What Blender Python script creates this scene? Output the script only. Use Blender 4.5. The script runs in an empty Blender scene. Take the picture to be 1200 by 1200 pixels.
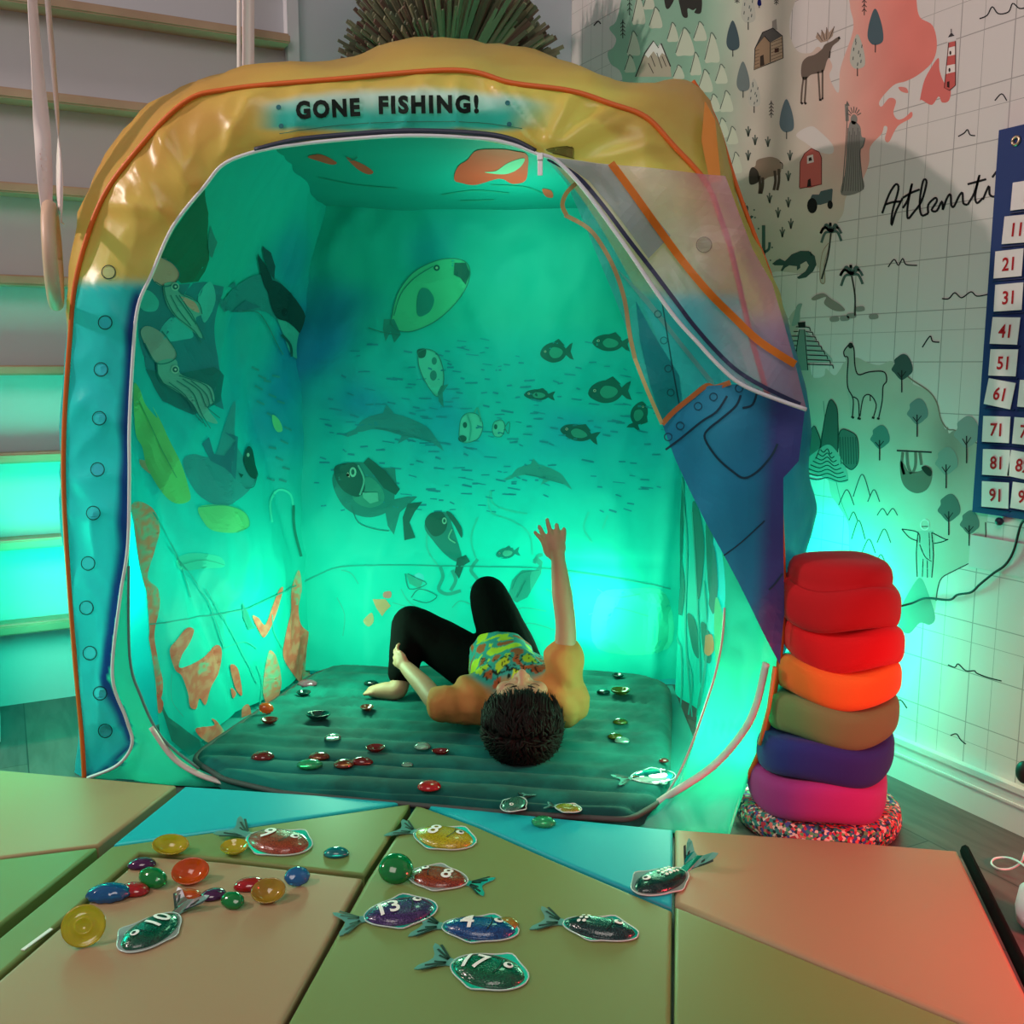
import bpy, bmesh, math, random
from mathutils import Vector, Matrix, noise
from mathutils.geometry import tessellate_polygon
C = bpy.context.scene.collection
SC = bpy.context.scene
R = math.radians
rnd = random.Random(7)

# ------------------------------------------------------------------ camera
FPX, TILT, YAW, HC = 1150.0, R(8.5), R(27.4), 0.9
cam = bpy.data.objects.new('camera', bpy.data.cameras.new('camera'))
cam.location = (0, 0, HC)
cam.rotation_euler = (R(90) - TILT, 0, -YAW)
cam.data.sensor_width = 36
cam.data.lens = 36 * FPX / 1200
cam.data.clip_start = 0.02
C.objects.link(cam)
SC.camera = cam

def CW(X, Y, z=0.0):
    """right / forward / up as seen by somebody standing at the camera -> room coordinates"""
    c, s = math.cos(YAW), math.sin(YAW)
    return Vector((X * c + Y * s, -X * s + Y * c, z))
CAM = Vector((0, 0, HC))
def ray(u, v):
    x, y = (u - 600) / FPX, (v - 600) / FPX
    return CW(x, math.cos(TILT) - y * math.sin(TILT), -(math.sin(TILT) + y * math.cos(TILT)))
def on_z(u, v, z=0.0):
    r = ray(u, v)
    return CAM + r * ((z - HC) / r.z)
def on_plane(u, v, P, N):
    r = ray(u, v)
    return CAM + r * ((P - CAM).dot(N) / r.dot(N))
FWD = CW(0, 1)
def at_d(u, v, Y):
    """point at horizontal distance Y in front of the camera"""
    r = ray(u, v)
    return CAM + r * (Y / r.dot(FWD))

# ------------------------------------------------------------------ world, lamps, exposure
W = bpy.data.worlds.new('room_air'); SC.world = W; W.use_nodes = True
W.node_tree.nodes['Background'].inputs[0].default_value = (0.75, 0.72, 0.78, 1)
W.node_tree.nodes['Background'].inputs[1].default_value = 0.15
def lamp(name, kind, loc, energy, col, size=0.1, target=None, spot=None, blend=0.3):
    l = bpy.data.lights.new(name, kind)
    l.energy = energy; l.color = col
    if kind == 'AREA': l.size = size
    else: l.shadow_soft_size = size
    if spot: l.spot_size = R(spot); l.spot_blend = blend
    o = bpy.data.objects.new(name, l); C.objects.link(o); o.location = loc
    if target is not None:
        o.rotation_euler = (Vector(target) - Vector(loc)).to_track_quat('-Z', 'Y').to_euler()
    return o
TEAL = (0.0, 1.0, 0.53)
TEAL_IN = (0.40, 1.0, 0.56)
lamp('warm_room_lamp', 'POINT', CW(-2.75, 1.50, 2.18), 84, (1.0, 0.80, 0.72), 0.05)
lamp('soft_overhead_fill', 'AREA', CW(-0.5, -0.2, 2.5), 13, (1.0, 0.88, 0.80), 1.2, CW(0, 1.6, 0))  # added fill above and behind the camera, lightens tent front and mats
lamp('red_floor_light', 'SPOT', CW(1.30, 0.85, 0.50), 46, (1.0, 0.04, 0.06), 0.12, CW(.92, 1.38, 0), 92, 1.0)
lamp('teal_light_behind_left', 'POINT', Vector((0.16, 2.50, 0.42)), 7, TEAL, 0.12)
lamp('teal_fill_by_cupboard', 'POINT', Vector((-0.36, 2.45, 0.40)), 6, TEAL, 0.12)  # added out of frame to even the teal on the left wall
lamp('teal_light_behind_back', 'POINT', Vector((1.42, 2.62, 0.40)), 8, TEAL, 0.20)
lamp('teal_light_behind_right', 'POINT', Vector((1.56, 1.62, 0.36)), 7.5, TEAL, 0.08)
lamp('teal_light_inside', 'POINT', CW(0.02, 2.40, 1.15), 3.2, TEAL_IN, 0.12)
lamp('teal_light_inside_right', 'POINT', CW(0.36, 1.99, 0.20), 2.2, TEAL_IN, 0.06)
lamp('teal_light_front_corner', 'POINT', CW(0.485, 1.965, 0.15), 1.1, TEAL_IN, 0.03)
lamp('teal_light_inside_left', 'POINT', CW(-0.46, 2.42, 0.26), 3.8, TEAL_IN, 0.06)
lamp('teal_light_inside_back', 'POINT', CW(0.22, 2.56, 0.24), 2.6, TEAL_IN, 0.06)
SC.view_settings.view_transform = 'Standard'
SC.view_settings.look = 'None'
SC.view_settings.gamma = 1
SC.view_settings.use_curve_mapping = False
SC.view_settings.exposure = 0.75

# ------------------------------------------------------------------ materials
def lin(c):
    if isinstance(c, int):
        c = ((c >> 16 & 255) / 255, (c >> 8 & 255) / 255, (c & 255) / 255)
        return tuple(x / 12.92 if x <= 0.04045 else ((x + 0.055) / 1.055) ** 2.4 for x in c)
    return tuple(c)
def hx(c): return lin(c) + (1,)
MC = {}
def new_mat(name):
    m = bpy.data.materials.new(name); m.use_nodes = True
    return m, m.node_tree.nodes, m.node_tree.links, m.node_tree.nodes['Principled BSDF']
def bump(nt, lk, b, scale, strength, dist=0.002, detail=3, coord='Object', stretch=None):
    tc = nt.new('ShaderNodeTexCoord'); n = nt.new('ShaderNodeTexNoise'); bp = nt.new('ShaderNodeBump')
    n.inputs['Scale'].default_value = scale; n.inputs['Detail'].default_value = detail
    bp.inputs['Strength'].default_value = strength; bp.inputs['Distance'].default_value = dist
    src = tc.outputs[coord]
    if stretch:
        mp = nt.new('ShaderNodeMapping'); mp.inputs['Scale'].default_value = stretch
        lk.new(src, mp.inputs[0]); src = mp.outputs[0]
    lk.new(src, n.inputs['Vector']); lk.new(n.outputs[0], bp.inputs['Height'])
    lk.new(bp.outputs[0], b.inputs['Normal'])
    return n
def mat(name, col, rough=0.6, metal=0.0, spec=0.5, bmp=None, var=None, sheen=0.0, trans=0.0, alpha=1.0, coat=0.0):
    if name in MC: return MC[name]
    m, nt, lk, b = new_mat(name)
    b.inputs['Base Color'].default_value = hx(col)
    b.inputs['Roughness'].default_value = rough
    b.inputs['Metallic'].default_value = metal
    b.inputs['Specular IOR Level'].default_value = spec
    b.inputs['Sheen Weight'].default_value = sheen
    b.inputs['Transmission Weight'].default_value = trans
    b.inputs['Alpha'].default_value = alpha
    b.inputs['Coat Weight'].default_value = coat
    if bmp: bump(nt, lk, b, *bmp)
    if var:
        sc_, c2, amt = var
        tc = nt.new('ShaderNodeTexCoord'); n = nt.new('ShaderNodeTexNoise'); r = nt.new('ShaderNodeValToRGB'); mx = nt.new('ShaderNodeMix')
        mx.data_type = 'RGBA'
        n.inputs['Scale'].default_value = sc_; n.inputs['Detail'].default_value = 5
        r.color_ramp.elements[0].position = 0.4; r.color_ramp.elements[1].position = 0.62
        r.color_ramp.elements[1].color = (amt, amt, amt, 1)
        lk.new(tc.outputs['Object'], n.inputs['Vector']); lk.new(n.outputs[0], r.inputs[0]); lk.new(r.outputs[0], mx.inputs[0])
        mx.inputs[6].default_value = hx(col); mx.inputs[7].default_value = hx(c2)
        lk.new(mx.outputs[2], b.inputs['Base Color'])
    MC[name] = m
    return m
def cloth_mat(name, transl=0.45, rough=0.45, clear=0.0, spec=0.4, bscale=60, bstr=0.15, tint=1.0):
    """printed nylon: colour attribute drives diffuse and translucent light"""
    if name in MC: return MC[name]
    m, nt, lk, b = new_mat(name)
    a = nt.new('ShaderNodeAttribute'); a.attribute_name = 'Col'
    lk.new(a.outputs['Color'], b.inputs['Base Color'])
    b.inputs['Roughness'].default_value = rough; b.inputs['Specular IOR Level'].default_value = spec
    bump(nt, lk, b, bscale, bstr, 0.002, 4)
    out = nt['Material Output']
    tr = nt.new('ShaderNodeBsdfTranslucent'); lk.new(a.outputs['Color'], tr.inputs[0])
    mx = nt.new('ShaderNodeMixShader'); mx.inputs[0].default_value = transl
    lk.new(b.outputs[0], mx.inputs[1]); lk.new(tr.outputs[0], mx.inputs[2])
    last = mx
    if clear:
        tp = nt.new('ShaderNodeBsdfTransparent'); m2 = nt.new('ShaderNodeMixShader'); m2.inputs[0].default_value = clear
        tp.inputs[0].default_value = (tint, tint, tint, 1)
        lk.new(mx.outputs[0], m2.inputs[1]); lk.new(tp.outputs[0], m2.inputs[2]); last = m2
    lk.new(last.outputs[0], out.inputs[0])
    MC[name] = m
    return m
def print_mat(name, rough=0.8, bmp=None):
    if name in MC: return MC[name]
    m, nt, lk, b = new_mat(name)
    a = nt.new('ShaderNodeAttribute'); a.attribute_name = 'Col'
    lk.new(a.outputs['Color'], b.inputs['Base Color']); b.inputs['Roughness'].default_value = rough
    b.inputs['Specular IOR Level'].default_value = 0.25
    if bmp: bump(nt, lk, b, *bmp)
    MC[name] = m
    return m
def clear_mat(name, col, rough=0.08, clear=0.5, gloss=0.12):
    """coloured clear plastic: lets light through and keeps a sheen"""
    if name in MC: return MC[name]
    m, nt, lk, b = new_mat(name)
    b.inputs['Base Color'].default_value = hx(col); b.inputs['Roughness'].default_value = rough
    b.inputs['Coat Weight'].default_value = 0.6; b.inputs['Coat Roughness'].default_value = 0.04
    tr = nt.new('ShaderNodeBsdfTranslucent'); tr.inputs[0].default_value = hx(col)
    tp = nt.new('ShaderNodeBsdfTransparent'); tp.inputs[0].default_value = tuple(x ** 0.45 for x in lin(col)) + (1,)
    m1 = nt.new('ShaderNodeMixShader'); m1.inputs[0].default_value = 0.35
    m2 = nt.new('ShaderNodeMixShader'); m2.inputs[0].default_value = clear
    lk.new(b.outputs[0], m1.inputs[1]); lk.new(tr.outputs[0], m1.inputs[2])
    lk.new(m1.outputs[0], m2.inputs[1]); lk.new(tp.outputs[0], m2.inputs[2])
    gl = nt.new('ShaderNodeBsdfGlossy'); gl.inputs['Roughness'].default_value = 0.08
    fr = nt.new('ShaderNodeFresnel'); fr.inputs[0].default_value = 1.45
    m3 = nt.new('ShaderNodeMixShader')
    lk.new(fr.outputs[0], m3.inputs[0]); lk.new(m2.outputs[0], m3.inputs[1]); lk.new(gl.outputs[0], m3.inputs[2])
    lk.new(m3.outputs[0], nt['Material Output'].inputs[0])
    MC[name] = m
    return m

# ------------------------------------------------------------------ object helpers
def tag(o, label=None, cat=None, group=None, kind=None):
    if label: o['label'] = label
    if cat: o['category'] = cat
    if group: o['group'] = group
    if kind: o['kind'] = kind
    return o
def wloc(o):
    l = o.location.copy()
    if o.parent is not None: l = l + o.matrix_parent_inverse.translation + wloc(o.parent)
    return l
def link(name, me, m=None, parent=None, smooth=True, label=None):
    o = bpy.data.objects.new(name, me); C.objects.link(o)
    if m is not None:
        for x in (m if isinstance(m, (list, tuple)) else [m]): me.materials.append(x)
    if smooth and len(me.polygons):
        me.polygons.foreach_set('use_smooth', [True] * len(me.polygons))
    if parent is not None:
        o.parent = parent
        o.matrix_parent_inverse = Matrix.Translation(-wloc(parent))
    if label: o['label'] = label
    return o
def mesh(name, vs, fs, m=None, parent=None, smooth=True, label=None, cols=None):
    me = bpy.data.meshes.new(name)
    me.from_pydata([tuple(v) for v in vs], [], fs); me.update()
    if cols is not None:
        ca = me.color_attributes.new('Col', 'FLOAT_COLOR', 'CORNER')
        d = []
        for p in me.polygons:
            c = cols[p.index]
            if callable(c): raise ValueError
            if isinstance(c, list):
                for k in range(p.loop_total): d.extend(tuple(c[k]) + (1.0,))
            else:
                for k in range(p.loop_total): d.extend(tuple(c) + (1.0,))
        ca.data.foreach_set('color', d)
    return link(name, me, m, parent, smooth, label)
def bobj(name, bm, m=None, parent=None, smooth=True, label=None):
    me = bpy.data.meshes.new(name); bm.normal_update(); bm.to_mesh(me); bm.free()
    return link(name, me, m, parent, smooth, label)
def empty(name, loc, label=None, cat=None, group=None):
    o = bpy.data.objects.new(name, None); o.location = loc; o.empty_display_size = 0.05
    C.objects.link(o); return tag(o, label, cat, group)
def add_box(bm, lo, hi, M=None):
    r = bmesh.ops.create_cube(bm, size=1)
    for v in r['verts']:
        v.co = Vector([lo[i] + (v.co[i] + 0.5) * (hi[i] - lo[i]) for i in range(3)])
        if M: v.co = M @ v.co
    return r['verts']
def cr(P, n=6, closed=False):
    P = [Vector(p) for p in P]; out = []
    N = len(P)
    rng = range(N if closed else N - 1)
    for i in rng:
        if closed: a, b, c, d = P[(i - 1) % N], P[i], P[(i + 1) % N], P[(i + 2) % N]
        else: a, b, c, d = P[max(i - 1, 0)], P[i], P[i + 1], P[min(i + 2, N - 1)]
        for k in range(n):
            t = k / n
            out.append(0.5 * ((2 * b) + (c - a) * t + (2 * a - 5 * b + 4 * c - d) * t * t + (3 * b - a - 3 * c + d) * t ** 3))
    if not closed: out.append(P[-1].copy())
    return out
def tube_geo(path, rad, seg=8, flat=1.0, up=None, closed=False):
    path = [Vector(p) for p in path]
    vs, fs = [], []
    n = len(path); last = None
    for i, p in enumerate(path):
        t = (path[min(i + 1, n - 1)] - path[max(i - 1, 0)]).normalized()
        if up is not None: s = t.cross(up).normalized()
        else:
            if last is None:
                s = t.cross(Vector((0, 0, 1)));
                if s.length < 1e-3: s = t.cross(Vector((1, 0, 0)))
                s.normalize()
            else: s = (last - t * last.dot(t)).normalized()
        last = s; q = s.cross(t).normalized()
        r = rad(i / (n - 1)) if callable(rad) else rad
        for k in range(seg):
            a = 2 * math.pi * k / seg
            vs.append(p + s * math.cos(a) * r + q * math.sin(a) * r * flat)
    for i in range(n - 1):
        for k in range(seg):
            fs.append((i * seg + k, i * seg + (k + 1) % seg, (i + 1) * seg + (k + 1) % seg, (i + 1) * seg + k))
    fs.append(tuple(range(seg))[::-1]); fs.append(tuple((n - 1) * seg + k for k in range(seg)))
    return vs, fs
def tube(name, path, rad, m, parent=None, seg=8, flat=1.0, up=None, label=None):
    vs, fs = tube_geo(path, rad, seg, flat, up)
    return mesh(name, vs, fs, m, parent, label=label)

# ------------------------------------------------------------------ printed surfaces
def pts(s):
    return [tuple(float(x) for x in p.split(',')) for p in s.split()]
def smoothpx(P, closed=True, n=5):
    return [(p[0], p[1]) for p in cr([(a, b, 0) for a, b in P], n, closed)]
class Panel:
    """a sheet (flat or draped) on which printed shapes are laid; O origin, U and V unit vectors, N faces the viewer"""
    def __init__(s, O, U, V, disp=None, name='panel'):
        s.O = Vector(O); s.U = Vector(U).normalized(); s.V = Vector(V).normalized()
        s.N = s.U.cross(s.V).normalized()
        if s.N.dot(CAM - s.O) < 0: s.N = -s.N
        s.disp = disp or (lambda a, b: 0.0)
        s.vs, s.fs, s.cols, s.mi = [], [], [], []; s.step = 0.0008
    def pos(s, a, b, e=0.0):
        return s.O + s.U * a + s.V * b + s.N * (s.disp(a, b) + e)
    def px(s, u, v, e=0.0):
        d = 0.0
        for _ in range(7):
            q = on_plane(u, v, s.O + s.N * (d + e), s.N) - s.O
            a, b = q.dot(s.U), q.dot(s.V)
            d = 0.5 * d + 0.5 * s.disp(a, b) if _ > 2 else s.disp(a, b)
        return (a, b)
    def pt(s, u, v, e=0.0):
        a, b = s.px(u, v, e); return s.pos(a, b, e)
    def grid(s, a0, a1, b0, b1, na, nb, colf, mi=0):
        base = len(s.vs)
        cc = []
        for j in range(nb + 1):
            for i in range(na + 1):
                a, b = a0 + (a1 - a0) * i / na, b0 + (b1 - b0) * j / nb
                s.vs.append(s.pos(a, b)); cc.append(colf(a, b))
        for j in range(nb):
            for i in range(na):
                k = j * (na + 1) + i
                q = (k, k + 1, k + na + 2, k + na + 1)
                s.fs.append(tuple(base + x for x in q)); s.cols.append([cc[x] for x in q]); s.mi.append(mi)
    def tri_px(s, P, col, lvl=1, maxl=0.02, mi=0, px=True, clampa=None):
        """P polygon in picture points (or panel units) -> faces lying on the sheet"""
        AB = [s.px(u, v) for u, v in P] if px else list(P)
        if clampa: AB = [(min(max(a, clampa[0]), clampa[1]), b) for a, b in AB]
        PX = P
        tr = tessellate_polygon([[Vector((a, b, 0)) for a, b in AB]])
        e = s.step * lvl
        stack = [[AB[t[0]], AB[t[1]], AB[t[2]]] for t in tr]
        cf = col if callable(col) else None
        c0 = None if cf else lin(col)
        while stack:
            T = stack.pop()
            L = [math.dist(T[i], T[(i + 1) % 3]) for i in range(3)]
            m_ = max(L)
            if m_ < 1e-6: continue
            if m_ > maxl:
                i = L.index(m_); A, B, D = T[i], T[(i + 1) % 3], T[(i + 2) % 3]
                M_ = ((A[0] + B[0]) / 2, (A[1] + B[1]) / 2)
                stack.append([A, M_, D]); stack.append([M_, B, D]); continue
            k = len(s.vs)
            for a, b in T: s.vs.append(s.pos(a, b, e))
            s.fs.append((k, k + 1, k + 2))
            s.cols.append([cf(a, b) for a, b in T] if cf else c0); s.mi.append(mi)
    def poly(s, P, col, lvl=1, smooth=True, **k):
        if isinstance(P, str): P = pts(P)
        s.tri_px(smoothpx(P) if smooth else P, col, lvl, **k)
    def stroke(s, P, w, col, lvl=2, smooth=True, **k):
        if isinstance(P, str): P = pts(P)
        if smooth and len(P) > 2: P = smoothpx(P, False, 4)
        n = len(P); Lf, Rt = [], []
        for i in range(n):
            a, b = P[max(i - 1, 0)], P[min(i + 1, n - 1)]
            dx, dy = b[0] - a[0], b[1] - a[1]; l = math.hypot(dx, dy) or 1
            Lf.append((P[i][0] - dy / l * w / 2, P[i][1] + dx / l * w / 2)); Rt.append((P[i][0] + dy / l * w / 2, P[i][1] - dx / l * w / 2))
        for i in range(n - 1):
            s.tri_px([Lf[i], Lf[i + 1], Rt[i + 1], Rt[i]], col, lvl, **k)
    def ell(s, cx, cy, rx, ry, col, lvl=2, ang=0, n=16, **k):
        c, t = math.cos(R(ang)), math.sin(R(ang))
        s.tri_px([(cx + rx * math.cos(q) * c - ry * math.sin(q) * t, cy + rx * math.cos(q) * t + ry * math.sin(q) * c) for q in [2 * math.pi * i / n for i in range(n)]], col, lvl, **k)
    def ring(s, cx, cy, r, w, col, lvl=2, ry=None):
        ry = ry or r
        s.stroke([(cx + r * math.cos(2 * math.pi * i / 18), cy + ry * math.sin(2 * math.pi * i / 18)) for i in range(19)], w, col, lvl, smooth=False)
    def text(s, txt, x, y, size, col, lvl=3, ang=0, sx=1.0, off=0.0, shear=0.0, curve=0.0, sp=1.0):
        for T in text_tris(txt, off, sp):
            P = []
            for (a, b) in T:
                a2, b2 = a * size * sx + b * size * shear, b * size
                an = R(ang)
                P.append((x + a2 * math.cos(an) + b2 * math.sin(an), y + a2 * math.sin(an) - b2 * math.cos(an) + curve * a2 * a2))
            s.tri_px(P, col, lvl)
    def fish(s, cx, cy, L, h, ang, dark=0x0c3a34, light=0x4fa090, tail=0.3, flip=1, lvl=1):
        c, t = math.cos(R(ang)), math.sin(R(ang))
        def q(x, y): y *= flip; return (cx + (x * L) * c - (y * h) * t, cy + (x * L) * t + (y * h) * c)
        s.poly([q(-.5, .02), q(-.38, -.32), q(-.12, -.5), q(.15, -.42), q(.3, -.14), q(.3, .14), q(.12, .42), q(-.15, .48), q(-.4, .28)], dark, lvl)
        s.poly([q(.26, -.1), q(.42, -.34), q(.52, -.42), q(.44, 0), q(.52, .42), q(.40, .34), q(.26, .1)], dark, lvl, smooth=False)
        s.poly([q(-.1, -.48), q(.1, -.66), q(.28, -.3), q(.1, -.36)], dark, lvl, smooth=False)
        if light is not None:
            s.poly([q(-.22, 0), q(-.1, -.26), q(.12, -.18), q(.2, .02), q(.08, .24), q(-.12, .26)], light, lvl + 1)
        s.ell(*q(-.34, -.08), max(L * .035, 1.0), max(L * .035, 1.0), 0xb8e0d0, lvl + 2, n=10)
        s.ell(*q(-.34, -.08), max(L * .018, .6), max(L * .018, .6), 0x041412, lvl + 3, n=8)
    def build(s, name, mats, parent=None, smooth=True, label=None):
        o = mesh(name, s.vs, s.fs, mats, parent, smooth, label, s.cols)
        if isinstance(mats, (list, tuple)): o.data.polygons.foreach_set('material_index', s.mi)
        return o
TXT = {}
def text_tris(txt, off=0.0, sp=1.0):
    key = (txt, off, sp)
    if key in TXT: return TXT[key]
    cu = bpy.data.curves.new('t', 'FONT'); cu.body = txt; cu.offset = off; cu.space_character = sp; cu.resolution_u = 3
    o = bpy.data.objects.new('t', cu); C.objects.link(o)
    dg = bpy.context.evaluated_depsgraph_get(); me = o.evaluated_get(dg).to_mesh()
    me.calc_loop_triangles()
    out = [[(me.vertices[i].co.x, me.vertices[i].co.y) for i in t.vertices] for t in me.loop_triangles]
    o.evaluated_get(dg).to_mesh_clear(); bpy.data.objects.remove(o); bpy.data.curves.remove(cu)
    TXT[key] = out
    return out
def mixc(a, b, t):
    t = max(0.0, min(1.0, t)); return tuple(a[i] + (b[i] - a[i]) * t for i in range(3))
def sstep(a, b, x):
    t = max(0.0, min(1.0, (x - a) / (b - a))); return t * t * (3 - 2 * t)
def ridge(x, y, z=0.0):
    return .45 - abs(nz(x, y, z)) ** .8 * 1.6
def nz(x, y, z=0.0): return noise.noise(Vector((x, y, z)))

# ================================================================== THE ROOM
XR, YB = 1.708, 2.88
# floor: dark grey wood planks
m, nt, lk, b = new_mat('dark wood-grain floor')
tc = nt.new('ShaderNodeTexCoord'); mp = nt.new('ShaderNodeMapping'); mp.inputs['Rotation'].default_value = (0, 0, R(90)); mp.inputs['Scale'].default_value = (1, 1, 1)
br = nt.new('ShaderNodeTexBrick'); br.inputs['Scale'].default_value = 1.0; br.inputs['Brick Width'].default_value = 1.2; br.inputs['Row Height'].default_value = 0.19
br.inputs['Mortar Size'].default_value = 0.0015; br.inputs['Color1'].default_value = hx(0x5f5652); br.inputs['Color2'].default_value = hx(0x51494a); br.inputs['Mortar'].default_value = hx(0x2a2424)
wv = nt.new('ShaderNodeTexNoise'); wv.inputs['Scale'].default_value = 3.0; wv.inputs['Detail'].default_value = 8; wv.inputs['Distortion'].default_value = 1.4
mp2 = nt.new('ShaderNodeMapping'); mp2.inputs['Scale'].default_value = (9, 1.2, 1)
mxx = nt.new('ShaderNodeMix'); mxx.data_type = 'RGBA'; mxx.blend_type = 'MULTIPLY'; mxx.inputs[0].default_value = 0.6
rp = nt.new('ShaderNodeValToRGB'); rp.color_ramp.elements[0].position = .35; rp.color_ramp.elements[0].color = (.45, .45, .45, 1); rp.color_ramp.elements[1].position = .6
lk.new(tc.outputs['Object'], mp.inputs[0]); lk.new(mp.outputs[0], br.inputs[0]); lk.new(tc.outputs['Object'], mp2.inputs[0]); lk.new(mp2.outputs[0], wv.inputs[0])
lk.new(wv.outputs[0], rp.inputs[0]); lk.new(br.outputs[0], mxx.inputs[6]); lk.new(rp.outputs[0], mxx.inputs[7]); lk.new(mxx.outputs[2], b.inputs[0])
b.inputs['Roughness'].default_value = 0.45
bm = bmesh.new(); add_box(bm, (-3.6, -1.5, -0.05), (XR, YB, 0))
tag(bobj('floor', bm, m, smooth=False), kind='structure')

# back wall
wall_m = mat('painted wall', 0xc9c9d2, 0.9, spec=0.2, bmp=(120, 0.1, 0.001))
bm = bmesh.new(); add_box(bm, (-3.6, YB, 0), (XR, YB + 0.08, 2.7))
tag(bobj('wall_back', bm, wall_m, smooth=False), kind='structure')

# right wall with the printed map wallpaper
wp = Panel((XR, 0, 0), (0, 1, 0), (0, 0, 1)); wp.step = .00016
def wcol(a, b): return lin(0xd2cbc8)
m, nt, lk, b = new_mat('wallpaper with faint drawn grid')
tc = nt.new('ShaderNodeTexCoord'); sp = nt.new('ShaderNodeSeparateXYZ'); lk.new(tc.outputs['Object'], sp.inputs[0])
def line_mask(sock, period, phase, width):
    a = nt.new('ShaderNodeMath'); a.operation = 'ADD'; a.inputs[1].default_value = phase
    d = nt.new('ShaderNodeMath'); d.operation = 'DIVIDE'; d.inputs[1].default_value = period
    f = nt.new('ShaderNodeMath'); f.operation = 'FRACT'
    l = nt.new('ShaderNodeMath'); l.operation = 'LESS_THAN'; l.inputs[1].default_value = width / period
    lk.new(sock, a.inputs[0]); lk.new(a.outputs[0], d.inputs[0]); lk.new(d.outputs[0], f.inputs[0]); lk.new(f.outputs[0], l.inputs[0])
    return l.outputs[0]
acc = None
for sock, per, ph, w_ in ((sp.outputs[1], 0.118, 0.02, .0022), (sp.outputs[1], 0.118, 0.072, .0011), (sp.outputs[2], 0.104, 0.03, .0020), (sp.outputs[2], 0.208, 0.07, .0011)):
    o_ = line_mask(sock, per, ph, w_)
    if acc is None: acc = o_
    else:
        mm = nt.new('ShaderNodeMath'); mm.operation = 'MAXIMUM'; lk.new(acc, mm.inputs[0]); lk.new(o_, mm.inputs[1]); acc = mm.outputs[0]
mg = nt.new('ShaderNodeMath'); mg.operation = 'MULTIPLY'; mg.inputs[1].default_value = 0.55; lk.new(acc, mg.inputs[0])
mx = nt.new('ShaderNodeMix'); mx.data_type = 'RGBA'; mx.inputs[6].default_value = hx(0xd6cdcb); mx.inputs[7].default_value = hx(0x5e5654)
lk.new(mg.outputs[0], mx.inputs[0]); lk.new(mx.outputs[2], b.inputs[0]); b.inputs['Roughness'].default_value = 0.85; b.inputs['Specular IOR Level'].default_value = .2
bump(nt, lk, b, 250, 0.12, 0.001)
paper_m = m
wp.grid(-1.5, YB, 0.0, 2.7, 40, 30, wcol, 0)
INK = 0x262428
# --- watercolour land
def land_col(a, b):
    # a = along the wall (large = far corner), b = height
    east = sstep(1.62, 1.36, a); north = sstep(1.05, 1.35, b)
    west = sstep(1.95, 2.25, a)
    base = mixc(lin(0xc9c0b4), lin(0x8fb5a0), west)
    pink = mixc(base, lin(0xe87c72), sstep(1.90, 1.50, a + 0.10 * (1.7 - b)) * sstep(1.15, 1.40, b) * 0.95)
    south = mixc(pink, lin(0xa9a698), sstep(1.25, 0.95, b))
    n_ = nz(a * 5, b * 5) * 0.5 + nz(a * 16, b * 16, 3) * 0.25
    return tuple(max(0, x * (1 + 0.28 * n_)) for x in south)
NA = '735,-30 728,0 722,25 714,33 722,45 719,55 712,62 716,75 728,86 735,120 780,240 850,330 905,345 903,325 910,318 940,320 958,312 962,330 967,330 968,305 978,268 988,250 992,230 1007,217 1018,193 1020,172 1033,157 1036,148 1040,150 1037,163 1042,166 1052,148 1068,138 1068,131 1060,138 1052,140 1047,132 1050,118 1042,115 1033,125 1031,118 1047,100 1062,95 1077,87 1093,72 1098,52 1093,30 1078,20 1074,0 1072,-30 998,-30 996,5 1000,25 998,42 985,80 983,108 976,100 972,88 975,75 960,55 950,62 935,60 926,42 926,20 932,0 935,-30'
wp.poly(NA, land_col, 1, mi=1, maxl=0.035)
wp.poly('1078,118 1083,95 1092,78 1100,68 1101,82 1106,96 1114,105 1112,118 1104,120 1100,113 1092,123 1080,117', 0xd8706a, 1, mi=1)
wp.poly('1053,102 1062,103 1064,109 1056,107', 0xd88078, 1, mi=1)
wp.poly('933,158 950,148 962,155 976,170 975,180 960,178 945,168', 0xd6cdcb, 2, mi=1)
SA = '905,345 925,380 925,372 933,362 938,370 936,383 932,400 945,400 951,438 958,443 966,440 968,432 978,440 985,432 990,424 1003,419 1015,424 1030,428 1045,423 1052,436 1066,443 1070,450 1088,458 1097,470 1102,490 1108,503 1111,500 1112,508 1121,505 1146,520 1160,560 1158,600 1152,640 1140,655 1120,668 1104,677 1099,690 1097,705 1092,720 1060,735 1030,740 1010,720 1008,690 996,655 994,615 982,592 974,580 970,562 958,558 945,560 930,600 905,560'
def sa_col(a, b):
    n_ = nz(a * 6, b * 6, 5) * .6 + nz(a * 20, b * 20, 1) * .25
    blot = math.exp(-(((a - 1.36) / .05) ** 2 + ((b - .74) / .09) ** 2))
    return tuple(x * (1 + .25 * n_) * (1 - .45 * blot) for x in lin(0xb4b1a6))
wp.poly(SA, sa_col, 1, mi=1, maxl=0.03)
wp.stroke('1050,425 1066,443 1088,458 1098,472 1103,492 1111,503 1121,505 1146,520', 1.6, 0x86746a, 2, mi=1)
wp.stroke('1155,612 1154,640 1140,657 1120,668 1104,677 1099,690 1097,704', 1.4, 0x4a4644, 2, mi=1)
wp.stroke('965,470 968,500 975,540 985,585 995,610', .9, 0x70847c, 2, mi=1)
def st(P, w=1.6, col=INK, lvl=3, **k): wp.stroke(P, w, col, lvl, mi=1, **k)
def pl(P, col, lvl=2, **k): wp.poly(P, col, lvl, mi=1, **k)
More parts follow.
